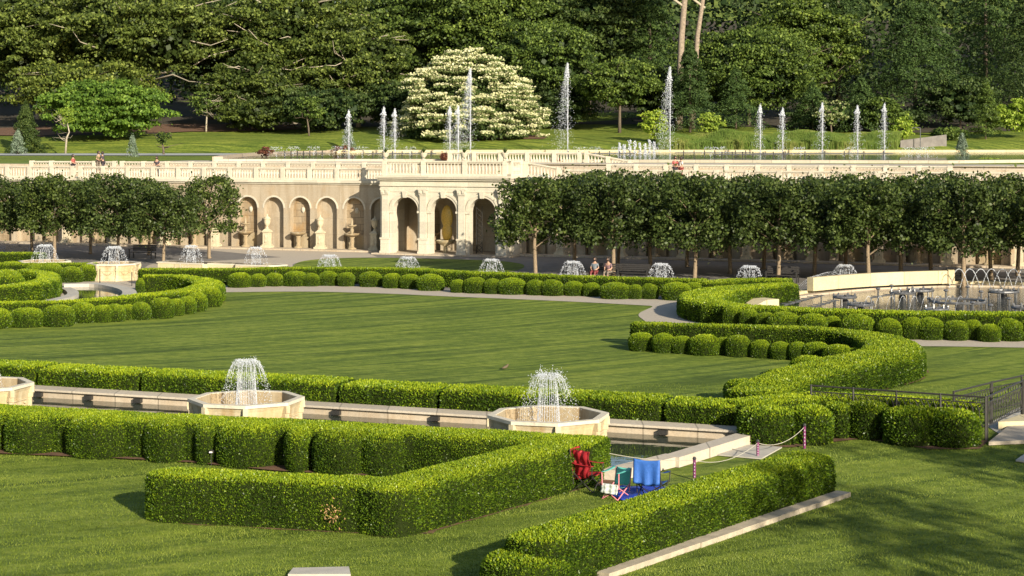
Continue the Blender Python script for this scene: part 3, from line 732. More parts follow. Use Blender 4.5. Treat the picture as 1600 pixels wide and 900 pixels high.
row = [(372,450,34,22),(402,449,24,20),(428,448,28,20),(460,448,34,22),(485,448,26,20),(512,447,30,22),(540,448,26,21),(578,449,36,23),(612,451,28,22),(640,452,30,22),(672,455,42,25),(715,458,22,20),(742,459,34,24),(770,460,28,23),(800,461,44,25),(838,462,30,23),(864,463,34,24),(897,463,32,22),(925,464,26,21),(962,468,48,25),(993,468,22,22),(1016,468,26,23),(1058,470,46,27),(1084,468,30,25)]
for i, (x, y, a, b) in enumerate(row):
    ball(x, y, a, b, 'rounded boxwood, %s from the left in the row beyond the oval lawn' % ORD[i], 'rounded bushes beyond the oval lawn')
SOILN[0] += 1
# right hand row round the large pool
hedge([G(1232,470), G(1180,474), G(1130,479), G(1100,487), G(1100,498), G(1150,508), G(1250,514), G(1400,520), G(1500,521), G(1680,523)], [1.3,2.2,2.4,2.0,1.6,1.4,1.4,1.4,1.4], .88, LM, 'curving clipped hedge wrapping round the large fountain pool', ('flat','flat'))
hedge([G(1232,463), G(1170,462), G(1110,466)], 1.5, .86, LM, 'short straight hedge ending at the stone block left of the large pool', ('flat','round'))
rowR = [(1093,502,36,32),(1116,507,38,34),(1148,513,32,32),(1172,516,28,30),(1197,520,28,30),(1228,524,52,34),(1273,526,42,33),(1302,524,28,28),(1344,530,52,36),(1392,532,38,32),(1428,531,32,33),(1457,532,44,33),(1497,533,36,30),(1522,532,30,30),(1549,535,33,26),(1582,534,42,33),(1618,534,40,33)]
for i, (x, y, a, b) in enumerate(rowR):
    ball(x, y, a, b, 'rounded boxwood, %s from the left in the row before the large pool' % ORD[i], 'rounded bushes before the large pool')
# middle S hedge
hedge([G(1005,540), G(1100,543), G(1200,546), G(1290,550), G(1360,560), G(1392,574), G(1385,590), G(1330,604), G(1270,620), G(1215,640), G(1185,655)], [1.0,1.0,1.0,1.2,1.9,2.2,2.5,2.6,2.3,2.0,1.9], .9, .078, 'serpentine yellow-green hedge sweeping from the path to the iron railing', ('round','round'))
rowM = [(1003,549,38,27),(1038,552,36,29),(1066,553,32,26),(1102,556,46,30),(1130,555,28,26),(1155,558,36,31),(1190,560,30,27),(1222,562,34,26),(1248,564,26,28),(1278,566,40,29),(1312,572,44,30),(1338,572,36,26)]
for i, (x, y, a, b) in enumerate(rowM):
    ball(x, y, a, b, 'rounded boxwood, %s from the left in front of the serpentine hedge' % ORD[i], 'rounded bushes before the serpentine hedge')
for i, (x, y, a, b, lb) in enumerate([(1268,598,56,36,'low dome of boxwood beside the lawn tip on the serpentine hedge'),(1222,616,50,34,'middle low dome of boxwood where the serpentine hedge meets the lawn'),(1165,634,56,36,'low dome of boxwood at the corner above the canal end')]):
    ball(x, y, a, b, lb, 'domes on the inner side of the serpentine hedge', deep=.9)
# near right group
hedge([G(1180,676), G(1260,668), G(1330,668), G(1400,672), G(1500,680)], [1.6,1.6,1.6,1.5,1.2], .92, .066, 'wide clipped hedge in front of the iron railing', ('round','round'))
for i, (x, y, wp, h, lb) in enumerate([(1205,695,98,.95,'big rounded boxwood at the end of the canal, left of the rope post'),(1268,694,72,.93,'rounded boxwood directly behind the purple rope post'),(1312,684,44,.9,'small round-topped boxwood second right of the rope post'),(1362,686,74,.94,'square clipped boxwood in the middle below the railing'),(1432,696,90,.96,'wide clipped boxwood below the railing, second from its right end'),(1494,699,84,.93,'rounded clipped boxwood at the foot of the corner railing post')]):
    mound(x, y, wp, h, lb, L=.075, depth=.7, group='clipped bushes below the iron railing', e=3.6)
sheet('soil', [G(1150,700),G(1240,700),G(1300,692),G(1345,687),G(1400,694),G(1450,703),G(1530,703),G(1545,690),G(1400,670),G(1160,672)], .03, 'soil')
# left side hedges
hedge([G(-60,418,0), G(20,417), G(64,418)], 1.0, .9, LM, 'straight hedge behind the left basins at the far left', ('flat','flat'))
hedge([G(-60,436), G(40,437), G(148,436)], 1.2, .92, LM, 'lumpy hedge ending beside the carved left basin', ('flat','flat'))
for i, (x, y, a, b) in enumerate([(15,437,40,26),(52,440,32,25),(78,441,34,27),(108,442,36,24),(136,440,34,25)]):
    ball(x, y, a, b, 'rounded boxwood, %s from the left before the lumpy far left hedge' % ORD[i], 'rounded bushes at the far left')
ball(4, 462, 56, 38, 'large round bush at the left edge inside the hooked hedge', None)
hedge([G(-90,480), G(-20,478), G(40,472), G(72,463), G(72,453), G(40,448)], [1.2,1.2,1.3,1.3,1.2,1.0], .92, LM, 'hooked flat-topped hedge at the left edge beside the curved canal', ('flat','round'))
hedge([G(228,456), G(275,456), G(315,462), G(325,471), G(290,482), G(220,490), G(120,500), G(30,503), G(-60,504)], [.9,1.0,1.5,1.7,1.5,1.2,1.0,.9,.9], .88, LM, 'curled hedge with a dark inner end left of the oval lawn', ('flat','flat'))
rowL = [(-8,514,42,30),(38,512,48,28),(88,511,46,32),(127,505,40,30),(157,504,32,25),(178,503,30,26),(197,500,24,23),(218,500,30,26),(250,498,36,30),(272,494,26,25),(290,491,28,26),(306,487,30,28),(326,480,34,28),(336,471,24,26)]
for i, (x, y, a, b) in enumerate(rowL):
    ball(x, y, a, b, 'rounded boxwood, %s from the left along the curled hedge' % ORD[i], 'rounded bushes along the curled hedge')
ball(218, 458, 14, 22, 'small boxwood knob at the open end of the curled hedge', None)
for k, p in enumerate(PROT):
    if not PU_[k]: bpy.data.objects.remove(p)

# brown dead patch on the nearest hedge
Pc = np.array([*G(520, 834), .45]); n = 90
Pp = Pc+rng.normal(size=(n,3))*[.12,.03,.13]+[0,-.05,0]
v, f, t_ = leaves(Pp, np.tile([0,-1.,0], (n,1)), .06, .5, .8, .2, 1, rng.uniform(.3,1,n))
M['dead'] = leafmat('dead_leaf', (.25,.13,.06), (.4,.24,.12), (.5,.34,.2), (.1,.05,.02), .2, .8)
o = mesh_np('dead_leaf_patch', v, f, M['dead'], bpy.data.objects['boxwood_hedge'], tint=t_)
o.matrix_parent_inverse = Matrix.Translation(bpy.data.objects['boxwood_hedge'].location).inverted()

# ================================================================== CANAL
rr = canal_s(1157)
CA = empty('canal_wall', (0,0,0), 0, 'low cream coping wall round the narrow canal with dark outlets', 'wall')
def strip_local(s0, s1, q0, q1, z0, z1):
    mb = MB(); mb.prism([canal(s0,q0), canal(s1,q0), canal(s1,q1), canal(s0,q1)], z0, z1); return mb
r_ = strip_local(-22, rr+.25, .12, .75, .011, .245); r_.build('rear_coping_base', M['coping'], CA)
r_ = strip_local(-22, rr+.3, .0, .8, .247, .31); r_.build('rear_coping', M['coptop'], CA)
F1 = G(1048, 730, .0); F2 = G(990, 750, .0); F3 = G(945, 747, 0)
R1 = canal(rr, 0)
def thick(pts, w_, z0, z1):
    P = np.array(pts); T_ = unit(np.gradient(P, axis=0)); L_ = P+np.stack([-T_[:,1], T_[:,0]], 1)*w_/2; Q_ = P-np.stack([-T_[:,1], T_[:,0]], 1)*w_/2
    return MB().prism([tuple(p) for p in L_]+[tuple(p) for p in Q_[::-1]], z0, z1)
FL = (F2[0]-.45, F2[1]+.05)
thick([canal(rr+.2,-.2), F1], .5, .012, .28).build('end_coping', M['coptop'], CA)
thick([shift(F1,(.1,.3)), FL], .5, .013, .274).build('end_coping', M['coptop'], CA)
fl2 = (FL[0]-24*UX, FL[1]-24*UY+.0)
thick([shift(FL,(.2,0)), fl2], .5, .014, .268).build('front_coping', M['coptop'], CA)
for x in (62, 140, 217, 527, 681, 1037):
    s = canal_s(x, .1); m = MB(); m.prism([canal(s-.13,-.03), canal(s+.13,-.03), canal(s+.13,.118), canal(s-.13,.118)], .07, .2); m.build('outlet', M['iron'], CA)
wp = [canal(-23, .1), canal(rr, .1), F1, FL, fl2]
sheet('canal_water', wp, .03, 'water')

# octagonal basins
def octo(r, k0=.5): return [(r*math.cos(2*PI*(k+k0)/8), r*math.sin(2*PI*(k+k0)/8)) for k in range(8)]
def basin(label, loc, rot, Rr, zt, group, name='octagonal_fountain', zb=0.0):
    root = empty(name, (loc[0], loc[1], zb), rot, label, 'fountain', group)
    prof = [(Rr*1.0, 0), (Rr*1.0, .12), (Rr*.95, .2), (Rr*.92, .4), (Rr*.92, zt*.62), (Rr*.95, zt*.82), (Rr*.98, zt-.09)]
    b = MB(); b.lathe(prof, 8, rot=PI/8, top=False); b.build('basin_wall', M['stain'], root)
    o_, i_ = octo(Rr*1.015), octo(Rr*.885); V = []
    for z, ring in ((zt-.088, o_), (zt, o_), (zt, i_), (zt-.10, i_)): V += [(x, y, z) for x, y in ring]
    b = MB(); b.add(V, [[j*8+k, j*8+(k+1)%8, (j+1)*8+(k+1)%8, (j+1)*8+k] for j in range(3) for k in range(8)]+[[24+k, 24+(k+1)%8, (k+1)%8, k] for k in range(8)]); b.build('rim', M['loggia'], root)
    V = [(x, y, zt-.02) for x, y in octo(Rr*.884)]+[(x*.97, y*.97, zt-.7 if zt > .9 else .05) for x, y in octo(Rr*.88)]
    b = MB(); b.add(V, [[k+8, (k+1)%8+8, (k+1)%8, k][::-1] for k in range(8)]); b.build('inner_lining', M['inner'], root)
    b = MB(); b.add([(x, y, zt-(.55 if zt > .9 else .25)) for x, y in octo(Rr*.865)], [list(range(8))]); b.build('water', M['poolwater'], root)
    for k in range(8):
        a = 2*PI*(k+.5)/8; am = 2*PI*k/8
        b = MB(); c_, s_ = math.cos(a), math.sin(a)
        for rad, z0, z1, w_ in ((Rr*1.01, .0, .2, .10), (Rr*.985, .2, .38, .08), (Rr*.955, .38, zt*.62, .055), (Rr*.975, zt*.62, zt*.74, .08), (Rr*1.0, zt*.74, zt-.09, .07)):
            q = [(-.12, -w_), (.03, -w_), (.03, w_), (-.12, w_)]
            pts = [((rad+x)*c_-y*s_, (rad+x)*s_+y*c_) for x, y in q]; b.prism(pts, z0+.003, z1)
        b.build('corner_scroll', M['stain'], root)
        ap = Rr*.935*math.cos(PI/8); c_, s_ = math.cos(am), math.sin(am); b = MB()
        for (y0, y1, z0, z1) in ((-.42,.42,.34,.38),(-.42,.42,zt*.58,zt*.62),(-.42,-.38,.38,zt*.58),(.38,.42,.38,zt*.58)):
            sc_ = Rr/1.6; pts = [((ap+x)*c_-y*sc_*s_, (ap+x)*s_+y*sc_*c_) for x, y in ((-.06,y0),(.018,y0),(.018,y1),(-.06,y1))]; b.prism(pts, z0, z1)
        # carved swag: a chain of small knobs
        for j in range(7):
            u = (j-3)/3; yy = u*.26*Rr/1.6; zz = .52*zt-.14*(1-u*u)
            b.lathe([(.01,-.035),(.045,-.02),(.05,.0),(.045,.02),(.01,.035)], 6, c=((ap+.015)*c_-yy*s_, (ap+.015)*s_+yy*c_, zz))
        b.build('carved_panel', M['stain'], root)
    return root
def octa(P, sx, sz, name, parent):
    n = len(P); D = np.array([[1,0,0],[0,1,0],[-1,0,0],[0,-1,0],[0,0,1],[0,0,-1]], float)
    S = np.stack([sx, sx, sz], 1)
    V = (P[:, None, :]+D[None]*S[:, None, :]).reshape(-1, 3)
    T_ = np.array([[0,1,4],[1,2,4],[2,3,4],[3,0,4],[1,0,5],[2,1,5],[3,2,5],[0,3,5]])
    Fq = (np.arange(n)[:, None, None]*6+T_[None]).reshape(-1, 3)
    return mesh_np(name, V, Fq, M['spray'], parent)
def dome(parent, z0, Hh, Rb, size, n1=700, n2=900, messy=.0):
    # rising inner curtain of fine streams and outer arcs of falling drops
    a = rng.integers(0, 26, n1)*2*PI/26+rng.normal(size=n1)*.01; z = rng.random(n1)*Hh*.97; r = Rb*(.47-.15*z/Hh)+rng.normal(size=n1)*.012
    P1 = np.stack([r*np.cos(a), r*np.sin(a), z0+z-.25], 1)
    a2 = rng.integers(0, 22, n2)*2*PI/22+rng.normal(size=n2)*.05; u = rng.random(n2)**.8
    r2 = Rb*(.30+.86*u)*(1+rng.normal(size=n2)*.035*(1+messy*3)); z2 = Hh*(1+.05*np.sin(u*PI)-(u**2.0)*1.15)+rng.normal(size=n2)*.03*(1+messy*2)
    P2 = np.stack([r2*np.cos(a2), r2*np.sin(a2), z0+z2-.05], 1)
    n3 = n1//2; a3 = rng.random(n3)*2*PI; P3 = np.stack([Rb*.40*np.sqrt(rng.random(n3))*np.cos(a3), Rb*.45*np.sqrt(rng.random(n3))*np.sin(a3), z0+Hh*(1-.12*rng.random(n3)**1.5)-.03], 1)
    P = np.vstack([P1, P2, P3]); s = size*np.concatenate([rng.uniform(.35,.6,n1), rng.uniform(.5,1.05,n2), rng.uniform(.5,.9,n3)])
    sz = s*np.concatenate([rng.uniform(2,5,n1), rng.uniform(.9,1.8,n2), np.ones(n3)])
    return octa(P, s, sz, 'water_spray', parent)
ROWA = R(-20.9)
for i, (X, Y, lb) in enumerate([(-16.03,53.8,'octagonal carved fountain cut off at the left picture edge in the canal'),(-7.53,50.8,'octagonal carved fountain in the canal with a flat-topped spray'),(.97,47.8,'octagonal carved fountain in the canal beside the folding chairs')]):
    b_ = basin(lb, (X, Y), ROWA+R(6), 1.62, 1.15, 'carved fountains standing in the canal')
    dome(b_, 1.15-.4, 1.50, .70, .0115, 1400, 1500, messy=.0 if i < 2 else 1.1)
    for part_, kk_ in (('water_curtain', 26), ('falling_stream', 22)):
        m = MB()
        for q in range(kk_):
            a = 2*PI*q/kk_
            if part_ == 'water_curtain': pts = [(.70*(.47-.15*z)*math.cos(a), .70*(.47-.15*z)*math.sin(a), .62+1.46*z) for z in (0,.33,.66,1)]
            else: pts = [(.70*(.30+.86*u)*(1+.04*math.sin(q*3))*math.cos(a), .70*(.30+.86*u)*(1+.04*math.sin(q*3))*math.sin(a), .70+1.5*(1+.05*math.sin(u*PI)-u*u*1.15)) for u in (0,.1,.2,.32,.45,.6)]
            m.tube(pts, [.0036]*(len(pts)-1)+[.001], 4)
        m.build(part_, M['spray'], b_)
# back row
PA = None
bpx = [(70,1),(178,1),(515,0),(637,0),(768,0),(895,0),(1033,0),(1171,0),(1320,0)]
Bx, By = -23.9, 107.7
proto = None
bl = ['far left back row fountain half behind the straight hedge','carved back row fountain with its whole side visible at the left','back row fountain before the grass patch left of the loggia','back row fountain in front of the left loggia arch','back row fountain in front of the right loggia arch','back row fountain left of the bench with two people','back row fountain right of the bench with two people','back row fountain left of the stone block at the large pool','back row fountain behind the curved cream wall']
for i, (x, _) in enumerate(bpx):
    if i == 2: Bx, By = -6.2, 106.5; proto = None
    r = (x-800)/F; s = (r*By-Bx)/(UX-r*UY); loc = (Bx+UX*s, By+UY*s)
    if i == 8: loc = GD(1320, 103.5)
    hz = 1.02 if i < 2 else .47
    if proto is None:
        proto = basin('', loc, ROWA, 1.58, hz, None); dome(proto, hz-.2, 1.2, .80, .019, 620, 760); b_ = proto
    else: b_ = copy_tree(proto)
    b_.location = (*loc, 0 if i < 8 else -.25); b_.rotation_euler = (0, 0, ROWA+.3*i); tag(b_, bl[i], 'fountain', 'domed fountains of the back row')
# long low basin with two sprays
lb = empty('long_basin', (*G(345, 430), 0), RW, 'long low curved stone basin with two thin sprays left of the grass patch', 'fountain')
m = MB(); pts = [(-4.4,.9),(-4.4,-.2),(-1,-.5),(-.9,-.15),(1.2,-.15),(1.3,-.5),(3.6,-.6),(4.2,-.2),(4.3,.5),(3.6,1.0)]
m.prism(pts, .01, .66); m.build('basin_wall', M['bright_stone'], lb)
m = MB(); m.prism([(x*1.02, y*1.06) for x, y in pts], .662, .74); m.build('rim', M['loggia'], lb)
m = MB(); m.prism([(x*.93, y*.8+.03) for x, y in pts], .70, .744); m.build('water', M['poolwater'], lb)
for x in (-2.3, 2.3):
    o = dome(lb, .7, 1.1, .7, .022, 420, 420); o.location = (x, .3, 0)

# small lower stone slab pieces
def slab(name, pts, z, label, cat, mat='concrete'):
    c = np.mean(np.array(pts), 0); m = MB(); m.prism([(p[0]-c[0], p[1]-c[1]) for p in pts], 0.0, z); o = m.build(name, M[mat]); o.location = (c[0], c[1], .02); return tag(o, label, cat)
slab('stone_slab', [G(1165,697),G(1222,701),G(1190,719),G(1112,712)], .03, 'flat grey stone slab in the grass behind the rope', 'slab')
slab('stone_slab', [G(450,905),G(458,895),G(545,893),G(548,905)], .08, 'pale paving stone at the bottom picture edge', 'slab')
slab('stone_slab', [G(1587,722),G(1600,713),G(1640,716),G(1640,730)], .04, 'grey slab corner at the right picture edge below the steps', 'slab')
# long kerb
k0 = np.array(G(950,905)); k1 = np.array(G(1328,776)); m = MB()
kd = (k1-k0); kl = np.linalg.norm(kd); kd /= kl; kn = np.array([-kd[1], kd[0]])
nk = 6
KR = empty('stone_kerb', (*k0, 0), math.atan2(kd[1], kd[0]), 'pale stone kerb along the right foreground hedge', 'kerb')
for j in range(nk):
    m = MB(); m.box(j*kl/nk+.006, (j+1)*kl/nk-.006, -.02+.01*math.sin(j*2), .34, .0, .11+.004*math.sin(j*5)); m.build('kerb_stone', M['kerbstone'], KR)

# ================================================================== LARGE POOL, right
wpx = [(1150,505),(1175,482),(1215,470),(1262,461),(1350,452),(1420,449),(1500,447),(1600,449),(1750,455),(1750,515),(1400,512)]
sheet('pool_water', [G(x,y) for x,y in wpx], .03, 'poolwater')
PR = empty('pool_rim', (0,0,0), 0, 'curved warm stone rim of the large fountain pool', 'rim')
def arcbar(px, w_, z0, z1, name, mat, parent):
    P, _ = resample([G(x,y) for x,y in px], .5); return thick([tuple(p) for p in P], w_, z0, z1).build(name, M[mat], parent)
arcbar([(1203,470),(1262,460),(1350,451),(1420,448),(1500,446),(1600,448),(1750,454)], .6, .012, .26, 'rim_wall', 'bright_stone', PR)
arcbar([(1205,472),(1262,462),(1350,453),(1420,450),(1500,448),(1600,450),(1750,456)], 1.0, .013, .12, 'rim_step', 'coping', PR)
CW = empty('curved_wall', (0,0,0), 0, 'curved cream stone wall of four panels behind the large pool', 'wall')
cw = resample([G(1266,462), G(1320,457), G(1372,453.5), G(1430,451), G(1481,449.5)], .2)[0]; q = len(cw)//4
for j in range(4): thick([tuple(p) for p in cw[j*q:(j+1)*q+1 if j < 3 else len(cw)]], .42, .26, .98+.0*j).build('wall_panel', M['bright_stone'], CW)
thick([tuple(cw[-1]), (cw[-1][0]+.35, cw[-1][1]-.05)], .62, .26, 1.02).build('end_pier', M['bright_stone'], CW)
SB = empty('stone_block', (*G(1195, 480), 0), R(35), 'sloping stone block at the left end of the large pool', 'stone block')
m = MB(); m.box(-.3,.5,-.5,.6,.01,.42); m.add([(-1.5,-.45,.01),(-1.5,.55,.01),(-.302,.55,.01),(-.302,-.45,.01),(-.302,-.45,.41),(-.302,.55,.41)], [[0,3,4],[1,5,2],[0,4,5,1]]); m.build('block', M['bright_stone'], SB)
# jets of rings
def ring_rig(x, y, r, label):
    X, Y = G(x, y); root = empty('fountain_ring', (X, Y, .03), random.random()*3, label, 'fountain ring', 'steel nozzle rings in the large pool')
    r *= .9; n = 20; pts = [(r*math.cos(2*PI*k/n), r*math.sin(2*PI*k/n), .30) for k in range(n+1)]
    MB().tube(pts, .075, 6).build('ring_pipe', M['steel'], root)
    for k in range(5):
        a = 2*PI*k/5; m = MB(); m.tube([(r*math.cos(a), r*math.sin(a), 0), (r*math.cos(a), r*math.sin(a), .24)], .05, 6); m.build('post', M['steel'], root)
    for k in range(7 if r < 1 else 12):
        a = 2*PI*(k+.3)/(7 if r < 1 else 12); m = MB(); m.lathe([(.07,0),(.07,.05),(.04,.07),(.03,.12)], 6, c=(r*math.cos(a), r*math.sin(a), .36)); m.build('nozzle', M['steel'], root)
    m = MB(); m.lathe([(.2,0),(.17,.16),(.08,.2),(.06,.36),(.03,.42)], 8); m.build('centre_nozzle', M['iron'], root)
    return root
rl = ['small left steel ring before the first wall panel','low steel ring near the left of the pool','steel ring under the third wall panel','low front steel ring next to the hedge in the pool centre','widest steel ring on many posts in the pool centre','steel ring right of the curved wall','steel ring at the right picture edge in the pool','steel ring half hidden at the far right of the pool']
for (x, y, r), l_ in zip([(1320,474,.62),(1345,486,.68),(1438,463,.75),(1463,494,.6),(1498,481,1.5),(1568,465,.85),(1600,491,.6),(1410,467,.7)], rl): ring_rig(x, y, r, l_)
def manifold(a, b, label, fins):
    A, B = G(*a), G(*b); L_ = math.hypot(B[0]-A[0], B[1]-A[1]); root = empty('spray_bar', (*A, .03), math.atan2(B[1]-A[1], B[0]-A[0]), label, 'spray bar', 'straight spray bars in the large pool')
    MB().tube([(0,0,.25),(L_,0,.25)], .05, 6).build('pipe', M['steel'], root)
    for k in range(fins):
        x = L_*(k+.5)/fins; m = MB(); m.box(x-.03,x+.03,-.3,.3,.27,.31); m.build('fin', M['steel'], root)
    for x in (0.1, L_-.1): m = MB(); m.tube([(x,0,0),(x,0,.22)], .04, 6); m.build('post', M['steel'], root)
manifold((1226,486),(1284,470), 'short finned spray bar at the left end of the large pool', 6)
manifold((1268,490),(1306,478), 'dark spray bar beside the stone apron in the large pool', 5)
manifold((1360,474),(1432,462), 'long pipe lying before the curved wall in the pool', 4)
for i, (x, y) in enumerate([(1372,462),(1393,460),(1452,478),(1520,488),(1548,489),(1533,470),(1577,478),(1478,468),(1588,500),(1512,462)]):
    X, Y = G(x, y); root = empty('nozzle_post', (X, Y, .03), 0, 'upright steel nozzle, %s from the left among the rings of the pool' % ORD[[0,1,2,6,7,5,8,3,9,4][i]], 'nozzle', 'upright nozzles in the large pool')
    MB().tube([(0,0,0),(0,0,.4 if i%2 else .3)], .05, 6).build('post', M['steel'], root); m = MB(); m.lathe([(.1,0),(.14,.04),(.1,.1),(.04,.12)], 8, c=(0,0,.4 if i%2 else .3)); m.build('cap', M['steel'], root)
def arc_jet(A, B, Hh, n, size, label, group, thick_=1.0):
    u = rng.random(n); P = np.stack([A[0]+(B[0]-A[0])*u, A[1]+(B[1]-A[1])*u, .1+4*Hh*u*(1-u)], 1)+rng.normal(size=(n,3))*.007*thick_
    u2 = .8+.2*rng.random(n//6); P2 = np.stack([A[0]+(B[0]-A[0])*u2, A[1]+(B[1]-A[1])*u2, .1+4*Hh*u2*(1-u2)], 1)+rng.normal(size=(n//6,3))*.06
    c = P.mean(0); c[2] = 0; uu = np.linspace(0,1,150); Pc_ = np.stack([A[0]+(B[0]-A[0])*uu, A[1]+(B[1]-A[1])*uu, .1+4*Hh*uu*(1-uu)], 1); P = np.vstack([P, Pc_]); s = size*rng.uniform(.5,1,len(P)); s[-150:] *= .62; o = octa(P-c, s, s*1.6, 'water_jet', None); o.location = c; return tag(o, label, 'water jet', group)
for i in range(8):
    x = 1483+17*i; arc_jet(G(x, 452), G(x+31, 452.5), 1.05, 170, .021, 'arching water jet, %s from the left beside the curved wall' % ORD[i], 'arching jets beside the curved wall')
for i in range(9):
    x = 1350+18*i; arc_jet(G(x+12, 474), G(x-3, 497), .55, 40, .012, 'thin slanting jet, %s from the left over the near side of the large pool' % ORD[i], 'thin slanting jets in the large pool')
for i in range(6):
    arc_jet(G(1300+5*i, 446), G(1243+4*i, 457-i*.5), .62+.04*i, 60, .013, 'low jet falling left of the curved wall, %s of the fan' % ORD[i], 'fan of jets left of the curved wall')
gr = empty('drain_grate', (*G(1250, 459), .02), R(-10), 'sloping row of pale bars beside the curved wall', 'grate')
for k in range(7): m = MB(); m.box(-1.1+k*.3,-1.0+k*.3,-.6,.6,0,.12); m.build('bar', M['concrete'], gr)

# ================================================================== LEFT CURVED CANAL
LC = empty('curved_canal_rim', (0,0,0), 0, 'curved pale stone rim of the small pool at the left', 'rim')
for px_, w_, z0_ in (([(100,449),(150,448.5),(182,453),(200,459),(201,466),(188,472),(165,477)], .75, .012), ([(-60,487),(15,485),(60,479),(95,472),(113,466),(112,460),(102,455)], .6, .013)):
    arcbar(px_, w_, z0_, .2+z0_, 'rim_wall', 'concrete', LC)
sheet('pool_water', [G(x,y) for x,y in [(100,451),(150,450),(182,455),(198,461),(196,467),(180,475),(120,492),(0,498),(15,487),(60,481),(95,474),(110,466),(106,459)]], .035, 'water')
HR = empty('hand_rail', (0,0,0), 0, 'thin dark rail posts on the paving beside the carved left basin', 'rail')
for x, yb, hp in ((127,441,22),(156,447,27),(206,447,22)):
    X, Y = G(x, yb); MB().tube([(X,Y,.0),(X,Y,hp*Y/F)], .03, 6).build('post', M['iron'], HR)

# ================================================================== UPPER POOL
up_px = [(340,153),(360,172),(400,195),(450,214),(520,233),(700,236),(1100,236),(1750,236),(1900,200),(1640,150),(1480,143),(900,150),(600,153)]
sheet('upper_pool_water', [GD(x,d) for x,d in up_px], 6.66, 'poolwater')
UR_ = empty('upper_pool_rim', (0,0,0), 0, 'long pale stone rim round the upper fountain pool', 'rim')
P, _ = resample([GD(x,d) for x,d in up_px[:5]], 1.5); thick([tuple(p) for p in P], .9, 6.4, 6.93).build('left_rim', M['coping'], UR_)
thick([GD(x,d) for x,d in [(510,233),(700,236.5),(1100,236.6),(1900,236.5)]], .9, 6.4, 6.97).build('rear_rim', M['bright_stone'], UR_)
JX = [(545,174,40,226),(600,169,46,228),(617,172,44,229),(703,168,46,228),(716,167,48,229),(735,108,120,230),(887,100,130,231),(1047,106,126,231),(1188,165,62,230),(1223,170,58,230),(1285,162,66,230),(1340,166,64,230),(1382,163,66,230)]
jl = ['small white jet farthest left in front of a spruce','left one of the close pair of jets before the blossom tree','right one of the close pair left of the blossom tree','left one of two thin jets before the blossom tree','right one of two thin jets before the blossom tree','tall thin jet in front of the white blossom tree','tallest white jet with a drifting plume right of the blossom tree','tall jet with a drifting plume above the lime shrub','first jet of the five at the right','second and shortest jet of the five at the right','middle jet of the five at the right','fourth jet of the five at the right','last jet of the five at the right']
for (x, yt, _, d), l_ in zip(JX, jl):
    zt = HC+(YH-yt)*d/F; z0 = 6.7; Hh = zt-z0; X, Y = GD(x, d); tall = Hh > 8
    n = 500 if not tall else 800; z = rng.random(n)*Hh
    P1 = np.stack([rng.normal(size=n)*(.03+.02*z/Hh), rng.normal(size=n)*.04, z], 1)
    n2 = 2300 if tall else 900; u = rng.random(n2)**1.6
    sg = .04+.50*u*(Hh/10)+.12*np.sqrt(u); drift = -(u**.8)*Hh*(.10 if tall else .045)
    P2 = np.stack([drift*rng.uniform(.2,1.2,n2)+rng.normal(size=n2)*sg, rng.normal(size=n2)*sg, Hh*(1-u)+rng.normal(size=n2)*.1], 1)
    n3 = 300; q3 = rng.random(n3); P3 = np.stack([rng.normal(size=n3)*.16*q3-.1*q3, rng.normal(size=n3)*.16*q3, Hh*(1-.16*q3)], 1)
    P = np.vstack([P1, P2, P3]); P[:, 2] = np.clip(P[:, 2], 0, None)
    s = np.concatenate([rng.uniform(.022,.04,n), rng.uniform(.014,.034,n2), rng.uniform(.04,.08,n3)])
    o = octa(P, s, s*np.concatenate([np.full(n,3.2), np.full(n2,1.8), np.full(n3,1.5)]), 'water_jet', None); o.location = (X, Y, z0); tag(o, l_, 'water jet', 'white jets of the upper pool')
thick([GD(x,d) for x,d in [(338,152),(600,152),(900,149),(1480,142),(1640,149)]], .6, 6.3, 6.74).build('front_rim', M['coptop'], UR_)
# little bubblers and equipment in the upper pool
for i, (x, d, hh) in enumerate([(968,200,1.3),(975,200,1.1),(984,200,1.6),(992,200,1.5),(1000,200,1.3),(1008,200,1.2),(1015,200,1.6),(1022,200,1.4)]):
    n = 110; P = np.stack([rng.normal(size=n)*.09, rng.normal(size=n)*.09, rng.random(n)*hh], 1); s = rng.uniform(.03,.06,n)
    o = octa(P, s, s*1.8, 'water_jet', None); o.location = (*GD(x, d), 6.7); tag(o, 'short white bubbler, %s from the left in the line of eight' % ORD[i], 'water jet', 'line of short bubblers in the upper pool')
gl = 'puffs of spray low over the upper pool'
for i, (x, d) in enumerate([(432,172),(458,172),(490,176),(528,176),(566,176),(640,176),(908,172),(930,174),(965,172),(1020,168),(1110,168),(1125,172),(1250,166),(1330,168),(1420,160),(1436,160),(1450,160)]):
    n = 130; a = rng.integers(0,9,n)*2*PI/9; u = rng.random(n); P = np.stack([u*.9*np.cos(a), u*.9*np.sin(a), 3.6*u*(1-u)+.05], 1)+rng.normal(size=(n,3))*.05; s = rng.uniform(.018,.034,n)
    o = octa(P, s, s, 'water_jet', None); o.location = (*GD(x, d), 6.68); tag(o, 'low round puff of water, %s from the left over the upper pool' % ORD[i], 'water jet', gl)
eb = 0
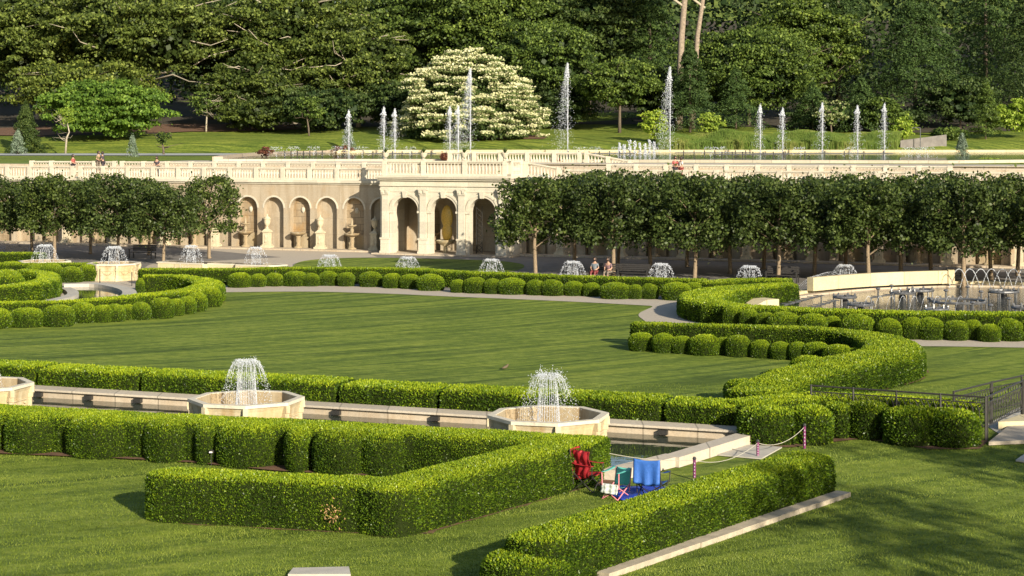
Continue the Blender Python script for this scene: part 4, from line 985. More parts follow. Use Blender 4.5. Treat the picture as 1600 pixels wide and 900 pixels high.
for i, (x0, x1, d) in enumerate([(575,690,176),(880,1000,176),(1060,1180,186),(1180,1400,176),(1120,1240,168),(440,520,182)]):
    A, B = GD(x0, d), GD(x1, d+3); L_ = B[0]-A[0]
    root = empty('pipe_rack', (*A, 6.68), math.atan2(B[1]-A[1], L_), '%s from the left of the dark pipe racks low over the upper pool' % ORD[[1,2,3,5,4,0][i]].capitalize(), 'pipe rack', 'pipe racks in the upper pool')
    m = MB(); m.tube([(0,0,.3),(L_,0,.3)], .05, 5); m.tube([(0,.8,.3),(L_,.8,.3)], .05, 5); m.build('pipe', M['steel'], root)
    for k in range(7): m = MB(); xx = L_*(k+.5)/7; m.tube([(xx,0,0),(xx,0,.55)], .06, 5); m.build('nozzle', M['iron'], root)
# ================================================================== TREES
def crown(P, Nn, L, mat, name, parent, tint_j=.2, base=.45, asp=.7, rj=.75, core=None):
    t = np.clip(base+rng.normal(size=len(P))*tint_j+.1*wob(P, .8, 1.), .1, 1)
    V, Fq, tt = flat_leaves(P, Nn, L, asp, rj, t)
    if core is not None:
        cv, cf = core; V = np.vstack([V, cv]); Fq = np.vstack([Fq, cf+len(tt)]); tt = np.concatenate([tt, np.full(len(cv), 0.)])
    return mesh_np(name, V, Fq, M[mat], parent, tint=tt)
def clump_cloud(C, Rc, per, flat=.65, top=.35):
    """leaf positions on the outer shells of clumps C with radii Rc"""
    n = len(C)*per; k = np.repeat(np.arange(len(C)), per)
    d = unit(rng.normal(size=(n, 3))+[0, 0, top]); rad = Rc[k]*(1-.45*rng.random(n)**1.7)
    P = C[k]+d*rad[:, None]*[1, 1, flat]
    return P, unit(d+[0, 0, .35])
# pleached lindens along the back
def linden(seed, wx, wy, zb, zt, loose=0.):
    r = empty('linden_tree', (0,0,0), 0)
    n = 96; C = np.stack([rng.uniform(-1,1,n)*wx, rng.uniform(-1,1,n)*wy, rng.uniform(zb+.15, zt-.4, n)], 1)
    if loose:
        zz = (C[:,2]-zb)/(zt-zb); C[:, :2] *= (1.05-.55*np.abs(zz-.35)**1.2*1.6).clip(.3,1.05)[:, None]
    else:
        zz = (C[:,2]-zb)/(zt-zb); C[:, :2] *= (1-.38*np.clip(zz-.5,0,1)**1.4-.10*np.clip(.2-zz,0,1)*4)[:, None]; C[:, :2] *= np.where(np.hypot(C[:,0],C[:,1]) > wx*1.12, .82, 1)[:, None]
    Rc = rng.uniform(.45, .8, n)*(1-.25*loose)
    P, Nn = clump_cloud(C, Rc, 120 if not loose else 60, .75, .3)
    stray = rng.random(len(P)) < .06; P[stray] += rng.normal(size=(stray.sum(), 3))*.35
    crown(P, Nn, .20, 'linden', 'crown', r, .22, .45)
    h = zt-zb; m = MB(); sway = [rng.normal()*.05 for _ in range(4)]
    m.tube([(0,0,0),(sway[0],0,.15),(sway[1],.02,zb),(sway[2],0,zb+h*.4),(0,0,zb+h*.8)], [.17,.13,.11,.08,.03], 8)
    tr_ = m.build('trunk', M['barklit'], r, True)
    for k in range(9):
        a = k*2.4+seed; z = zb-.2+h*.07*k; m = MB(); m.tube([(0,0,z),(.8*math.cos(a),.8*math.sin(a),z+.6),(wx*.75*math.cos(a),wy*.75*math.sin(a),z+1.2)], [.05,.035,.012], 5); m.build('limb', M['barklit'], tr_)
    return r
LP = [linden(k*1.3, 2.3, 2.2, 1.95+.08*(k%2), 6.15+.16*(k%3)) for k in range(4)]
lused = [False]*4
def put_linden(k, X, Y, label, group, sc=1.0, rz=0.):
    if lused[k]: o = copy_tree(LP[k])
    else: o = LP[k]; lused[k] = True
    o.location = (X, Y, 0); o.rotation_euler = (0,0,rz); o.scale = (sc, sc, sc*1.0); return tag(o, label, 'tree', group)
def on_line(px, X0, Y0):
    r = (px-800)/F; s = (r*Y0-X0)/(UX-r*UY); return X0+UX*s, Y0+UY*s
gR = 'block-clipped linden trees right of the loggia'
for i, x in enumerate([837,958,1085,1217,1358,1505,1665]):
    X, Y = on_line(x, 1.47, 111); put_linden(i%4, X, Y, '%s tree from the left in the front row right of the loggia' % ORD[i].capitalize(), gR, 1.0, RW+(PI if i%2 else 0))
for i, x in enumerate([898,1017,1140,1272,1408,1549,1690]):
    X, Y = on_line(x, 3.4, 116); put_linden((i+1)%4, X, Y, '%s tree from the left in the middle row right of the loggia' % ORD[i].capitalize(), gR, 1.0, RW+(PI if i%2 else 0))
for i, x in enumerate([965,1074,1193,1322,1455,1591]):
    X, Y = on_line(x, 5.3, 120.5); put_linden((i+2)%4, X, Y, '%s tree from the left in the rear row right of the loggia' % ORD[i].capitalize(), gR, 1.0, RW+(PI if i%3 else 0))
gL = 'block-clipped linden trees left of the loggia'
for i, (x, y, lb) in enumerate([(-22,402,'clipped linden cut off by the left picture edge'),(85,406,'clipped linden behind the far left fountain'),(183,410,'clipped linden behind the carved left fountain'),(256,414,'clipped linden with a light trunk left of the lone loose tree'),(50,397,'rear clipped linden with a dark trunk at the far left'),(141,397,'rear clipped linden with a dark trunk between two front ones'),(232,399,'rear clipped linden nearest to the lone loose tree')]):
    X, Y = G(x, y); put_linden(i%4, X, Y, lb, gL, .95 if i < 3 else .88, RW+(PI if i%2 else 0))
lt = linden(5.1, 1.9, 1.9, 1.9, 6.0, .6); lt.location = (*G(328, 404), 0); tag(lt, 'lone loose-crowned young tree standing before the niches', 'tree')

# woodland --------------------------------------------------------
def broad(x, d, ytop, wpx, label, mat='green', zb=None, L=.42, ncl=None, pale=False, trunk=True, cat='tree', group='trees of the wooded hill', flat=.42, name='broadleaf_tree', cy=0, depth=None, per=None, base=.45, clr=None, zlow=.18, tj=.2):
    X, Y = GD(x, d); z0 = T(Y); zt = HC+(YH-ytop)*d/F; Hh = zt-z0; rx = wpx/2*d/F; ry = depth or rx*.8
    root = empty(name, (X, Y, z0), 0, label, cat, group)
    cr = clr or min(1.9, max(.7, min(rx, Hh)*.15))
    ncl = ncl or int(20+1.25*rx*Hh/cr**1.5)
    lo = zlow*Hh; d_ = unit(rng.normal(size=(ncl,3))+[0,-.35,.15]); rad = rng.uniform(.62,1,ncl)[:, None]
    C = d_*rad*[rx-cr*.4, ry-cr*.4, (Hh-lo)/2-cr*.3]+[0,0,(Hh+lo)/2]
    C[:, 2] += .0; per = per or int(45+cr*cr*34)
    Rc = rng.uniform(.55,1.25,ncl)*cr
    P, Nn = clump_cloud(C, Rc, per, flat, .45)
    # droop the outer ends of the sprays and stretch them sideways
    k_ = np.repeat(np.arange(len(C)), per); yaw = rng.uniform(0, PI, len(C))[k_]; ax = np.stack([np.cos(yaw), np.sin(yaw), 0*yaw], 1); rel = P-C[k_]
    al = (rel*ax).sum(1); P = P+ax*(al*.55)[:, None]; P[:, 2] -= .10*np.abs(al)**1.6
    stray = rng.random(len(P)) < .04; P[stray] += rng.normal(size=(stray.sum(),3))*cr*.5
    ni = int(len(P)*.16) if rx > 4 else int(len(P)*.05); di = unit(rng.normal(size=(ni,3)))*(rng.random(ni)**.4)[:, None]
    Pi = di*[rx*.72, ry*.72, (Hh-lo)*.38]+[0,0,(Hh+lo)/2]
    V1_, F1_, t1_ = flat_leaves(Pi, di, L*2.2, .8, .8, np.full(ni, .1))  # inner leaves in the darkest tint: shade inside the crown put into colour
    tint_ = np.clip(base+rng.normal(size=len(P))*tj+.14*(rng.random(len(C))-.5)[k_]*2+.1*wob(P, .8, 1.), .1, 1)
    V2_, F2_, t2_ = flat_leaves(P, Nn, L, .7, .75, tint_)
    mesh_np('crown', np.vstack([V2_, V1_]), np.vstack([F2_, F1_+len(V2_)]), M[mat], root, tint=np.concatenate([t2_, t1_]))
    if trunk:
        m = MB(); tw = max(.12, Hh*.02); sw_ = rng.normal(size=2)*.3
        m.tube([(0,0,-.3),(sw_[0]*.3,0,lo*.6),(sw_[0],sw_[1],Hh*.45),(0,0,Hh*.85)], [tw*1.25,tw,tw*.7,tw*.2], 8)
        tk = m.build('trunk', M['palebark' if pale else 'bark'], root, True)
        for k in range(14 if pale else 6):
            a = rng.uniform(PI, 2*PI) if pale else rng.uniform(0, 2*PI); z = Hh*rng.uniform(.25,.75); q = rng.uniform(.8,1.08)
            e_ = (rx*q*math.cos(a), ry*q*math.sin(a), min(z+Hh*rng.uniform(.0,.25), Hh*.92)); mid = (e_[0]*.5+rng.normal()*.5, e_[1]*.5, z+Hh*.06); m = MB()
            m.tube([(0,0,z), mid, ((mid[0]+e_[0])/2+rng.normal()*.5,(mid[1]+e_[1])/2,(mid[2]+e_[2])/2+rng.normal()*.4), e_], [tw*.45,tw*.28,tw*.17,tw*.05], 6); m.build('limb', M['palebark' if pale else 'bark'], tk, True)
    return root
def conif(x, d, ytop, wpx, label, mat='conifer', group='conifers of the wooded hill', L=.5, nb=None, droop=.18, per=70, name='conifer_tree', soft=.0, lift=.06, zb=None):
    X, Y = GD(x, d); z0 = T(Y); zt = HC+(YH-ytop)*d/F; Hh = zt-z0; rx = wpx/2*d/F
    root = empty(name, (X, Y, z0), 0, label, 'tree', group); nb = nb or int(60+Hh*9)
    h = (rng.random(nb)**.8)*(1-lift)+lift; az = rng.uniform(0, 2*PI, nb); rl_ = rx*(1-h)**(.8-soft*.2)*rng.uniform(.75,1.08,nb)+.15
    k = np.repeat(np.arange(nb), per); u = rng.random(len(k))**.7; r = rl_[k]*u
    sp = (.16+.16*u)*rl_[k]*.8+.06
    a = az[k]; off = rng.normal(size=len(k))*sp*.55
    P = np.stack([r*np.cos(a)-off*np.sin(a), r*np.sin(a)+off*np.cos(a), h[k]*Hh+(u*.10-u**2*(droop+.1))*rl_[k]*1.6+rng.normal(size=len(k))*.12], 1)
    Nn = unit(np.stack([np.cos(a)*.6, np.sin(a)*.6, np.full(len(k), .8)], 1))
    crown(P, Nn, L, mat, 'crown', root, .2, .45, asp=.32, rj=.55)
    m = MB(); m.tube([(0,0,-.3),(0,0,Hh*.5),(0,0,Hh*.99)], [max(.08,Hh*.016),Hh*.01+.03,.02], 7); m.build('trunk', M['bark'], root, True)
    return root
# back mass so that no sky shows
n = 80000; P = []; 
Xb = rng.uniform(-150, 150, n); Yb = rng.uniform(312, 345, n); Zb = np.array([T(y) for y in Yb])+rng.random(n)**.8*30
Pb = np.stack([Xb, Yb, Zb], 1); cl_ = wob(Pb, .22, 2.); keep = cl_ > -.35; Pb = Pb[keep]
o = crown(Pb, np.tile([0,-.7,.7], (len(Pb),1)), 1.15, 'dark', 'far_woodland', None, .15, .3); tag(o, 'dark unbroken woodland filling the hill behind the nearer trees', 'woodland', kind='stuff')
# (x, d, ytop, width)
broad(60, 285, -40, 330, 'tall olive green tree with pale bare limbs at the top left corner', 'olive', pale=True, L=.5)
broad(215, 276, -30, 330, 'broad olive green tree above the left shrub mass', 'olive', pale=True, L=.5, zlow=.3)
broad(130, 268, 88, 260, 'low spreading olive tree directly above the big rounded shrub', 'olive', L=.45, zlow=.1)
broad(165, 247, 122, 222, 'wide mid green rounded shrub on the upper lawn at the left', 'bright', L=.42, zlow=.0, trunk=False, name='spreading_shrub', cat='shrub', clr=1.3, ncl=150, per=150, base=.35, depth=6.5)
broad(330, 286, -30, 210, 'dark tree in the gap between the two pale-limbed trees', 'dark', L=.5)
broad(460, 277, -40, 260, 'sycamore-like tree with white crooked limbs left of centre', 'olive', pale=True, L=.48, base=.38, zlow=.2)
broad(395, 268, 78, 190, 'drooping dull green tree above the bare soil bank', 'olive', pale=True, L=.42, base=.32, zlow=.08)
broad(560, 270, 20, 190, 'pale olive tree left of the white blossom tree', 'olive', pale=True, L=.45, base=.4, zlow=.1)
broad(505, 262, 132, 190, 'low dark shrubbery left of the white blossom tree', 'dark', L=.4, zlow=.0, trunk=False, name='shrubbery', cat='shrub')
broad(620, 266, 120, 130, 'low dark green shrubbery just left of the blossom tree', 'dark', L=.4, zlow=.0, trunk=False, name='shrubbery', cat='shrub')
broad(400, 263, 150, 150, 'low olive shrubbery on the bare bank', 'olive', L=.4, zlow=.0, trunk=False, name='shrubbery', cat='shrub', base=.3)
broad(868, 268, 130, 150, 'low dark shrubbery right of the blossom tree', 'dark', L=.4, zlow=.0, trunk=False, name='shrubbery', cat='shrub')
broad(1330, 264, 165, 260, 'low dark shrubbery along the far side of the tall grass', 'dark', L=.4, zlow=.0, trunk=False, name='shrubbery', cat='shrub')
broad(655, 290, -30, 240, 'dark tall tree behind the left of the blossom tree', 'green', L=.5, base=.35)
broad(765, 284, -50, 250, 'mid green layered tree above the blossom tree', 'green', L=.46)
broad(860, 272, 25, 220, 'green tree right behind the blossom tree', 'green', L=.42, base=.42, zlow=.08)
broad(920, 290, -60, 190, 'tall green tree behind the tallest jet', 'dark', L=.5, base=.5)
broad(968, 262, 88, 150, 'layered green tree with a thin pale trunk on the upper lawn', 'green', L=.38, zlow=.28, base=.5)
conif(1015, 288, -60, 170, 'dark layered pine left of the two pale trunks', 'conifer', L=.55)
broad(1040, 268, 100, 150, 'dark green tree above the lime shrub', 'dark', L=.42, zlow=.05)
conif(1078, 259, 66, 120, 'dark layered pine in front of the two pale trunks', 'conifer', L=.4, per=80)
broad(1170, 272, 28, 270, 'large rich green rounded tree behind the tall right jet', 'green', L=.42, base=.5, zlow=.05)
broad(1260, 282, -20, 200, 'rich green tree behind the middle of the five jets', 'green', L=.46, base=.42)
conif(1150, 262, 105, 130, 'small dark hemlock below the large rounded tree', 'conifer', L=.38, per=80)
conif(1310, 290, -90, 220, 'tall soft conifer behind the five jets', 'conifer', L=.55)
conif(1430, 276, -25, 230, 'very tall feathery conifer at the right', 'conifer', L=.5, soft=.6, nb=300, per=90)
conif(1345, 260, 120, 120, 'small bushy conifer behind the fourth jet', 'conifer', L=.4)
conif(1270, 262, 130, 110, 'low dark spruce behind the middle jet', 'conifer', L=.4)
broad(1380, 258, 150, 90, 'low green bush behind the last jet', 'green', L=.38, zlow=.0, trunk=False, name='shrub', cat='shrub')
conif(1540, 288, -80, 240, 'tall dark conifer at the top right corner', 'conifer', L=.55, nb=320)
conif(1610, 275, -40, 190, 'dark conifer cut off by the right picture edge', 'dark', L=.5)
broad(1500, 268, 110, 130, 'dark green tree between the tall conifers at the right', 'dark', L=.42, zlow=.05)
conif(1540, 248, 128, 62, 'bright green narrow arborvitae at the right', 'green', L=.36, nb=170, per=70, droop=.0, soft=.5)
broad(1590, 250, 152, 80, 'yellow-green shrub at the right picture edge', 'lime', L=.36, zlow=.0, trunk=False, name='shrub', cat='shrub', base=.35)
broad(1482, 246, 196, 66, 'low green shrub beside the concrete ramp', 'green', L=.34, zlow=.0, trunk=False, name='shrub', cat='shrub')
broad(1022, 243, 168, 54, 'lime green open shrub before the tall right jet', 'lime', L=.3, zlow=.1, name='shrub', cat='shrub', clr=.5, ncl=45, per=36)
broad(1111, 245, 174, 46, 'small lime green tree left of the five jets', 'lime', L=.3, zlow=.15, name='small_tree', clr=.5, ncl=36, per=36)
broad(1410, 245, 180, 42, 'small lime green bush beside the lamp post', 'lime', L=.3, zlow=.05, name='shrub', cat='shrub', clr=.5, ncl=30, per=36)
broad(1300, 256, 150, 60, 'green shrub with white flower heads behind the jets', 'flower', L=.3, zlow=.1, name='flowering_shrub', cat='shrub', clr=.55, ncl=30, per=40, base=.28)
conif(40, 236, 160, 66, 'dark spruce at the left edge of the upper lawn', 'dark', L=.34, nb=150, per=80)
conif(28, 219, 205, 34, 'pale blue spruce in front of the dark spruce at the left', 'blue', L=.22, nb=90, per=40)
conif(207, 190, 212, 20, 'small pale blue spruce right of the hugging couple', 'blue', L=.2, nb=70, per=34)
conif(1503, 190, 210, 26, 'pale blue spruce on the upper terrace at the right', 'blue', L=.2, nb=90, per=40)
conif(545, 238, 192, 30, 'pale spruce standing behind the farthest left jet', 'blue', L=.22, nb=80, per=40)
broad(322, 262, 142, 56, 'small green tree on the bare soil bank', 'green', L=.3, zlow=.3, name='small_tree', clr=.7, ncl=26, per=60, pale=True)
broad(483, 254, 150, 54, 'small round green tree on the lawn edge left of the jets', 'green', L=.3, zlow=.3, name='small_tree', clr=.7, ncl=26, per=60)
broad(256, 214, 203, 30, 'thin young tree beside the grey walk', 'green', L=.22, zlow=.4, name='small_tree', clr=.35, ncl=18, per=30)
broad(102, 232, 165, 40, 'small yellow-green tree in front of the left shrub mass', 'lime', L=.26, zlow=.55, name='small_tree', clr=.45, ncl=20, per=26, pale=True, base=.25)
broad(1545, 160, 249, 34, 'small lime bush on the upper terrace right of the pale spruce', 'lime', L=.16, zlow=.0, trunk=False, name='shrub', cat='shrub', clr=.3, ncl=24, per=40)
for i, (x, d, yt, wp_, l_) in enumerate([(415,176,229,30,'copper-leaved low shrub by the left corner of the upper pool'),(535,226,226,40,'copper-leaved low shrub beside the farthest left jet'),(695,150,238,12,'small dark red plant at the left end of the raised balustrade'),(868,146,244,14,'small dark red potted plant before the raised balustrade')]):
    broad(x, d, yt, wp_, l_, 'red_leaf', L=.16, zlow=.0, trunk=False, name='copper_shrub', cat='shrub', clr=.25, ncl=20, per=30, group='copper-leaved plants of the upper level')
# two big pale trunks
for i, (x0, x1, d, l_) in enumerate([(1065,1073,266,'thick pale trunk rising out of the picture at the top centre right'),(1090,1104,267,'slimmer leaning pale trunk right of the thick one')]):
    A = GD(x0, d); z0 = T(d); root = empty('bare_trunk_tree', (*A, z0), 0, l_, 'tree', 'pale trunks at the top'); m = MB(); dx = (x1-x0)*d/F
    w_ = .5 if i == 0 else .38; m.tube([(-dx*.6,0,-.3),(-dx*.3,0,8),(0,0,14),(dx,0,23),(dx*1.5,0,30)], [w_*1.2,w_,w_*.95,w_*.8,w_*.6], 10); tk = m.build('trunk', M['trunkbark'], root, True)
    for s in (-1, 1): m = MB(); m.tube([(dx*.8,0,19+s),(dx+s*3,-.5,21+s),(dx+s*5.5,-1,23.5)], [.22,.16,.05], 6); m.build('limb', M['palebark'], tk, True)
    P, Nn = clump_cloud(np.stack([rng.normal(size=30)*5+dx, rng.normal(size=30)*2+2.5, rng.uniform(24,32,30)], 1), np.full(30,1.6), 120, .5, .4); crown(P, Nn, .5, 'conifer', 'crown', root)

# white blossom dogwood
X, Y = GD(730, 250); z0 = T(Y)-.1; Hh = HC+(YH-84)*250/F-z0; rx = 106*250/F
root = empty('blossom_tree', (X, Y, z0), 0, 'huge rounded tree covered in white and cream blossom on the upper lawn', 'tree')
ncl = 460; th = rng.uniform(0, 2*PI, ncl); hz = rng.random(ncl)**.9
rad = rx*np.sqrt(np.clip(1-hz**2.1, .0, 1))*rng.uniform(.86, 1.03, ncl)
rad = rad*(1+.10*np.sin(th*3+hz*5)+.06*np.sin(th*7)); C = np.stack([rad*np.cos(th), rad*.72*np.sin(th), hz*(Hh-.5)*(1+.05*np.sin(th*4))+.35], 1)
C = C[(np.sin(th) < .35)]; C += rng.normal(size=C.shape)*[.45,.3,.3]; C[:,2] = C[:,2].clip(.3); Rc = rng.uniform(.5, 1.2, len(C))
k = np.repeat(np.arange(len(C)), 150); n = len(k); dd = rng.normal(size=(n,2)); dd /= np.linalg.norm(dd, axis=1)[:, None]; q = np.sqrt(rng.random(n))
P = C[k]+np.stack([dd[:,0]*q*Rc[k]*1.35, dd[:,1]*q*Rc[k], .22*Rc[k]*(1-q**2)+rng.normal(size=n)*.09], 1)
fl = rng.random(n) < .46
t_ = np.where(fl, rng.uniform(.55, 1., n), rng.uniform(.1, .3, n)); P[~fl, 2] -= .3
V, Fq, tt = flat_leaves(P, np.tile([0, -.45, .8], (n,1)), .30, .8, .55, t_)
mesh_np('crown', V, Fq, M['flower'], root, tint=tt)
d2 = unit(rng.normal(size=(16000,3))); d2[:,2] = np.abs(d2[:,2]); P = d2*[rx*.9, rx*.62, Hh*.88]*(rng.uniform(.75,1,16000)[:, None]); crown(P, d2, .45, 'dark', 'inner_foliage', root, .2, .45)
m = MB(); m.tube([(0,0,-.2),(.2,0,1.5),(.4,0,Hh*.6)], [.5,.4,.12], 8); m.build('trunk', M['bark'], root, True)

# ornamental grass band and flowers behind the upper pool
n = 42000; xx = rng.uniform(1030, 1403, n); dd = rng.uniform(238.5, 246, n); Xg = (xx-800)*dd/F; Zg = np.array([T(v) for v in dd])
Pg = np.stack([Xg, dd, Zg], 1); hgt_ = .9+.6*(wob(Pg, .35, 5.)+.3)
a = np.stack([rng.normal(size=n)*.18, rng.normal(size=n)*.18, np.full(n,1.)], 1)*np.clip(hgt_, .5, 1.9)[:, None]*1.15; b = np.stack([rng.normal(size=n)*.1, rng.normal(size=n)*.02, np.zeros(n)], 1)
b = unit(b)*.035
V = np.stack([Pg-b, Pg+b, Pg+a+b*.4, Pg+a-b*.4], 1).reshape(-1,3); tt = np.repeat(np.clip(.45+.35*wob(Pg, .5, 9.)+rng.normal(size=n)*.15, .1, 1), 4)
tag(mesh_np('tall_grass', V, np.arange(4*n).reshape(n,4), M['grassy'], tint=tt), 'band of tall ornamental grasses behind the upper pool rim', 'grass', kind='stuff')
# foreground turf blades
def turf(poly_px, n, name, hb=.045):
    xs_ = []; 
    x = rng.uniform(0-40, 1640, n); y = YH+F*HC/np.sqrt(rng.uniform((F*HC/(560-YH))**-2, (F*HC/(915-YH))**-2, n)**-1)
    return x, y
n = 330000; Yb = rng.uniform(33, 62, n)**1.0; Xb = rng.uniform(-1,1,n)*(Yb*.30+.4)
w_ = rng.random(n) < (40/Yb)**2; Xb, Yb = Xb[w_], Yb[w_]
# keep off the canal and the path of stone
cs_ = (Xb-CF[0])*UX+(Yb-CF[1])*UY; cq_ = (Xb-CF[0])*MX+(Yb-CF[1])*MY
off = (cq_ > -7.3) & (cq_ < 3.2) & (cs_ < rr+1.0); ok = ~off
kk = (Xb-k0[0])*kd[0]+(Yb-k0[1])*kd[1]; kq = (Xb-k0[0])*kn[0]+(Yb-k0[1])*kn[1]; ok &= ~((kk < kl+.05) & (kq > -.03) & (kq < 1.6))
Xb, Yb = Xb[ok], Yb[ok]; n = len(Xb); Pg = np.stack([Xb, Yb, np.zeros(n)], 1)
hh = rng.uniform(.02, .05, n)*(1+.25*wob(Pg, .9, 1.)); a = np.stack([rng.normal(size=n)*.5, rng.normal(size=n)*.5, np.ones(n)], 1)*hh[:, None]
th = rng.uniform(0, PI, n); b = np.stack([np.cos(th), np.sin(th)*.3, th*0], 1)*.008
V = np.stack([Pg-b, Pg+b, Pg+a], 1).reshape(-1,3); tt = np.repeat(np.clip(.42+.28*wob(Pg*[.6,1.5,1], .8, 4.)+.18*wob(Pg,2.6,1.)+rng.normal(size=n)*.18, .1, 1), 3)
tag(mesh_np('turf', V, np.arange(3*n).reshape(n,3), M['turf'], tint=tt), 'short mown grass blades of the near lawn', 'grass', kind='stuff')

# trees beside the viewpoint whose shade falls on the near right lawn
for i, (X, Y, Hh, rx, l_) in enumerate([(23.0, 13.0, 12.5, 3.4, 'tall open tree beside the viewpoint shading the near right lawn'), (28.5, 20.5, 12.5, 3.2, 'open tree right of the viewpoint shading the lawn below the steps')]):
    root = empty('shade_tree', (X, Y, 0), 0, l_, 'tree'); C = np.stack([rng.normal(size=46)*rx*.5, rng.normal(size=46)*rx*.5, rng.uniform(Hh*.66, Hh, 46)], 1)
    P, Nn = clump_cloud(C, rng.uniform(.6,1.2,46), 60, .6, .3); crown(P, Nn, .3, 'green', 'crown', root)
    m = MB(); m.tube([(0,0,0),(.1,0,Hh*.5),(0,0,Hh*.9)], [.3,.2,.06], 8); m.build('trunk', M['bark'], root, True)
# ================================================================== SMALL THINGS
def camp_chair(label, loc, rz, body, back, frame, W_=.56, Hs=.42, Hb=.92, drape=None, drape_mat=None, sc=1.0):
    """front of the chair looks along -y of its own frame"""
    r = empty('folding_chair', (*loc, .01), rz, label, 'chair', 'folding camp chairs on the grass'); r.scale = (sc,)*3
    w_ = W_/2; m = MB()
    for s in (-1, 1):
        m.tube([(s*w_, -.28, 0), (s*w_, .24, Hs+.02)], .014, 5); m.tube([(s*w_, .28, 0), (s*w_, -.24, Hs)], .014, 5)
        m.tube([(s*w_, .24, Hs*.4), (s*w_, .34, Hb)], .013, 5); m.tube([(s*w_*1.08, -.26, Hs*.9), (s*w_*1.12, -.27, .63)], .013, 5)
    m.tube([(-w_, -.28, 0), (w_, -.26, Hs*.9)], .012, 5); m.tube([(w_, -.28, 0), (-w_, -.26, Hs*.9)], .012, 5)
    m.tube([(-w_, .28, 0), (w_, .24, Hs*.9)], .012, 5); m.tube([(w_, .28, 0), (-w_, .24, Hs*.9)], .012, 5)
    m.build('frame', M[frame], r)
    def sheet_(name, fn, nu, nv, mat, th=.008):
        V = []; n0 = (nu+1)*(nv+1)
        for sgn in (0, 1):
            for j in range(nv+1):
                for i in range(nu+1):
                    p = Vector(fn(i/nu, j/nv)); V.append(p+Vector((0, th*sgn, -th*.6*sgn)))
        Fq = []
        for j in range(nv):
            for i in range(nu):
                a = j*(nu+1)+i; Fq.append([a, a+1, a+nu+2, a+nu+1]); Fq.append([a+n0, a+nu+1+n0, a+nu+2+n0, a+1+n0])
        rim = [i for i in range(nu+1)]+[(j+1)*(nu+1)-1 for j in range(1, nv+1)]+[nv*(nu+1)+i for i in range(nu-1, -1, -1)]+[j*(nu+1) for j in range(nv-1, 0, -1)]
        for a, b in zip(rim, rim[1:]+rim[:1]): Fq.append([a, a+n0, b+n0, b])
        return mesh_np(name, V, Fq, M[mat], r, smooth=True)
    sheet_('seat', lambda u, v: ((u-.5)*W_, -.26+.50*v, Hs-.05*math.sin(PI*u)-.03*v), 8, 6, body)
    sheet_('backrest', lambda u, v: ((u-.5)*W_*(1-.06*v), .245+.10*v+.05*math.sin(PI*u), Hs-.02+(Hb-Hs+.02)*v-.02*math.sin(PI*u)*v), 10, 8, back)
    for s in (-1, 1): sheet_('armrest', lambda u, v, s=s: (s*(w_*1.0+.0)+(u-.5)*.09, -.30+.58*v, .635-.02*math.sin(PI*v)+.05*v), 3, 6, body)
    if drape:
        sheet_('draped_cloth', drape, 12, 12, drape_mat, .01)
    return r
M['redc'] = cloth('red_fabric', (.32,.012,.018)); M['bluec'] = cloth('blue_fabric', (.045,.20,.60)); M['navy'] = cloth('dark_blue_fabric', (.01,.05,.20))
M['blanket'] = cloth('royal_blue_blanket', (.012,.05,.42)); M['mint'] = cloth('mint_green_print', (.10,.42,.34)); M['whitecl'] = cloth('white_print_cloth', (.62,.66,.58)); M['pinkf'] = cloth('pink_painted_tube', (.75,.25,.28)); M['purple'] = cloth('purple_post_paint', (.16,.02,.10)); M['mark'] = cloth('post_mark', (.38,.30,.36)); M['lblue'] = cloth('light_blue_cloth', (.035,.13,.45))
def wav(u, v): return .015*math.sin(u*17)+.012*math.sin(v*13+u*5)
camp_chair('red folding camp chair with a red jacket, against the hedge end', G(918,766), R(62), 'redc', 'redc', 'iron', Hb=1.0,
    drape=lambda u, v: (-.34+.20*u+wav(u,v)*1.5, -.22+.52*u+.03*math.sin(v*9), .98-.62*v-.12*u*v), drape_mat='redc')
camp_chair("small child's folding chair with pink legs and mint green fabric", G(963,778), R(-35), 'mint', 'mint', 'pinkf', W_=.42, Hs=.28, Hb=.66,
    drape=lambda u, v: (-.24+.46*u, -.27-.05*v+wav(u,v), .36-.22*v), drape_mat='whitecl')
camp_chair('blue folding camp chair with a light blue cloth over its back', G(1020,780), R(155), 'navy', 'bluec', 'iron', W_=.6, Hb=.98,
    drape=lambda u, v: (-.33+.66*u, .40+.04*math.sin(u*15)*v+.02*v, 1.0-.56*v-.05*math.sin(PI*u)), drape_mat='lblue')
# blanket
X, Y = G(1000, 772); V = []; Fq = []
for j in range(15):
    for i in range(19):
        x = (i/18-.5)*1.5; y = (j/14-.5)*1.5; V.append((x, y, .035+.05*max(0, math.sin(x*9+y*4))*abs(math.sin(y*5-x*3))))
for j in range(14):
    for i in range(18): a = j*19+i; Fq.append((a, a+1, a+20, a+19))
o = mesh_np('blanket', np.array(V), np.array(Fq), M['blanket'], smooth=True); o.location = (X, Y, 0); o.rotation_euler = (0,0,.3); sm = o.modifiers.new('s','SOLIDIFY'); sm.thickness = .012; sm.offset = 1
tag(o, 'crumpled royal blue blanket on the grass under the chairs', 'blanket')
X, Y = G(946, 778); b = MB(); b.lathe([(.10,0),(.12,.05),(.12,.16),(.09,.18)], 10, (0,0,0)); o = b.build('cup', M['whitecl']); o.location = (X+.25, Y+.7, .3); 
bpy.data.objects.remove(o)
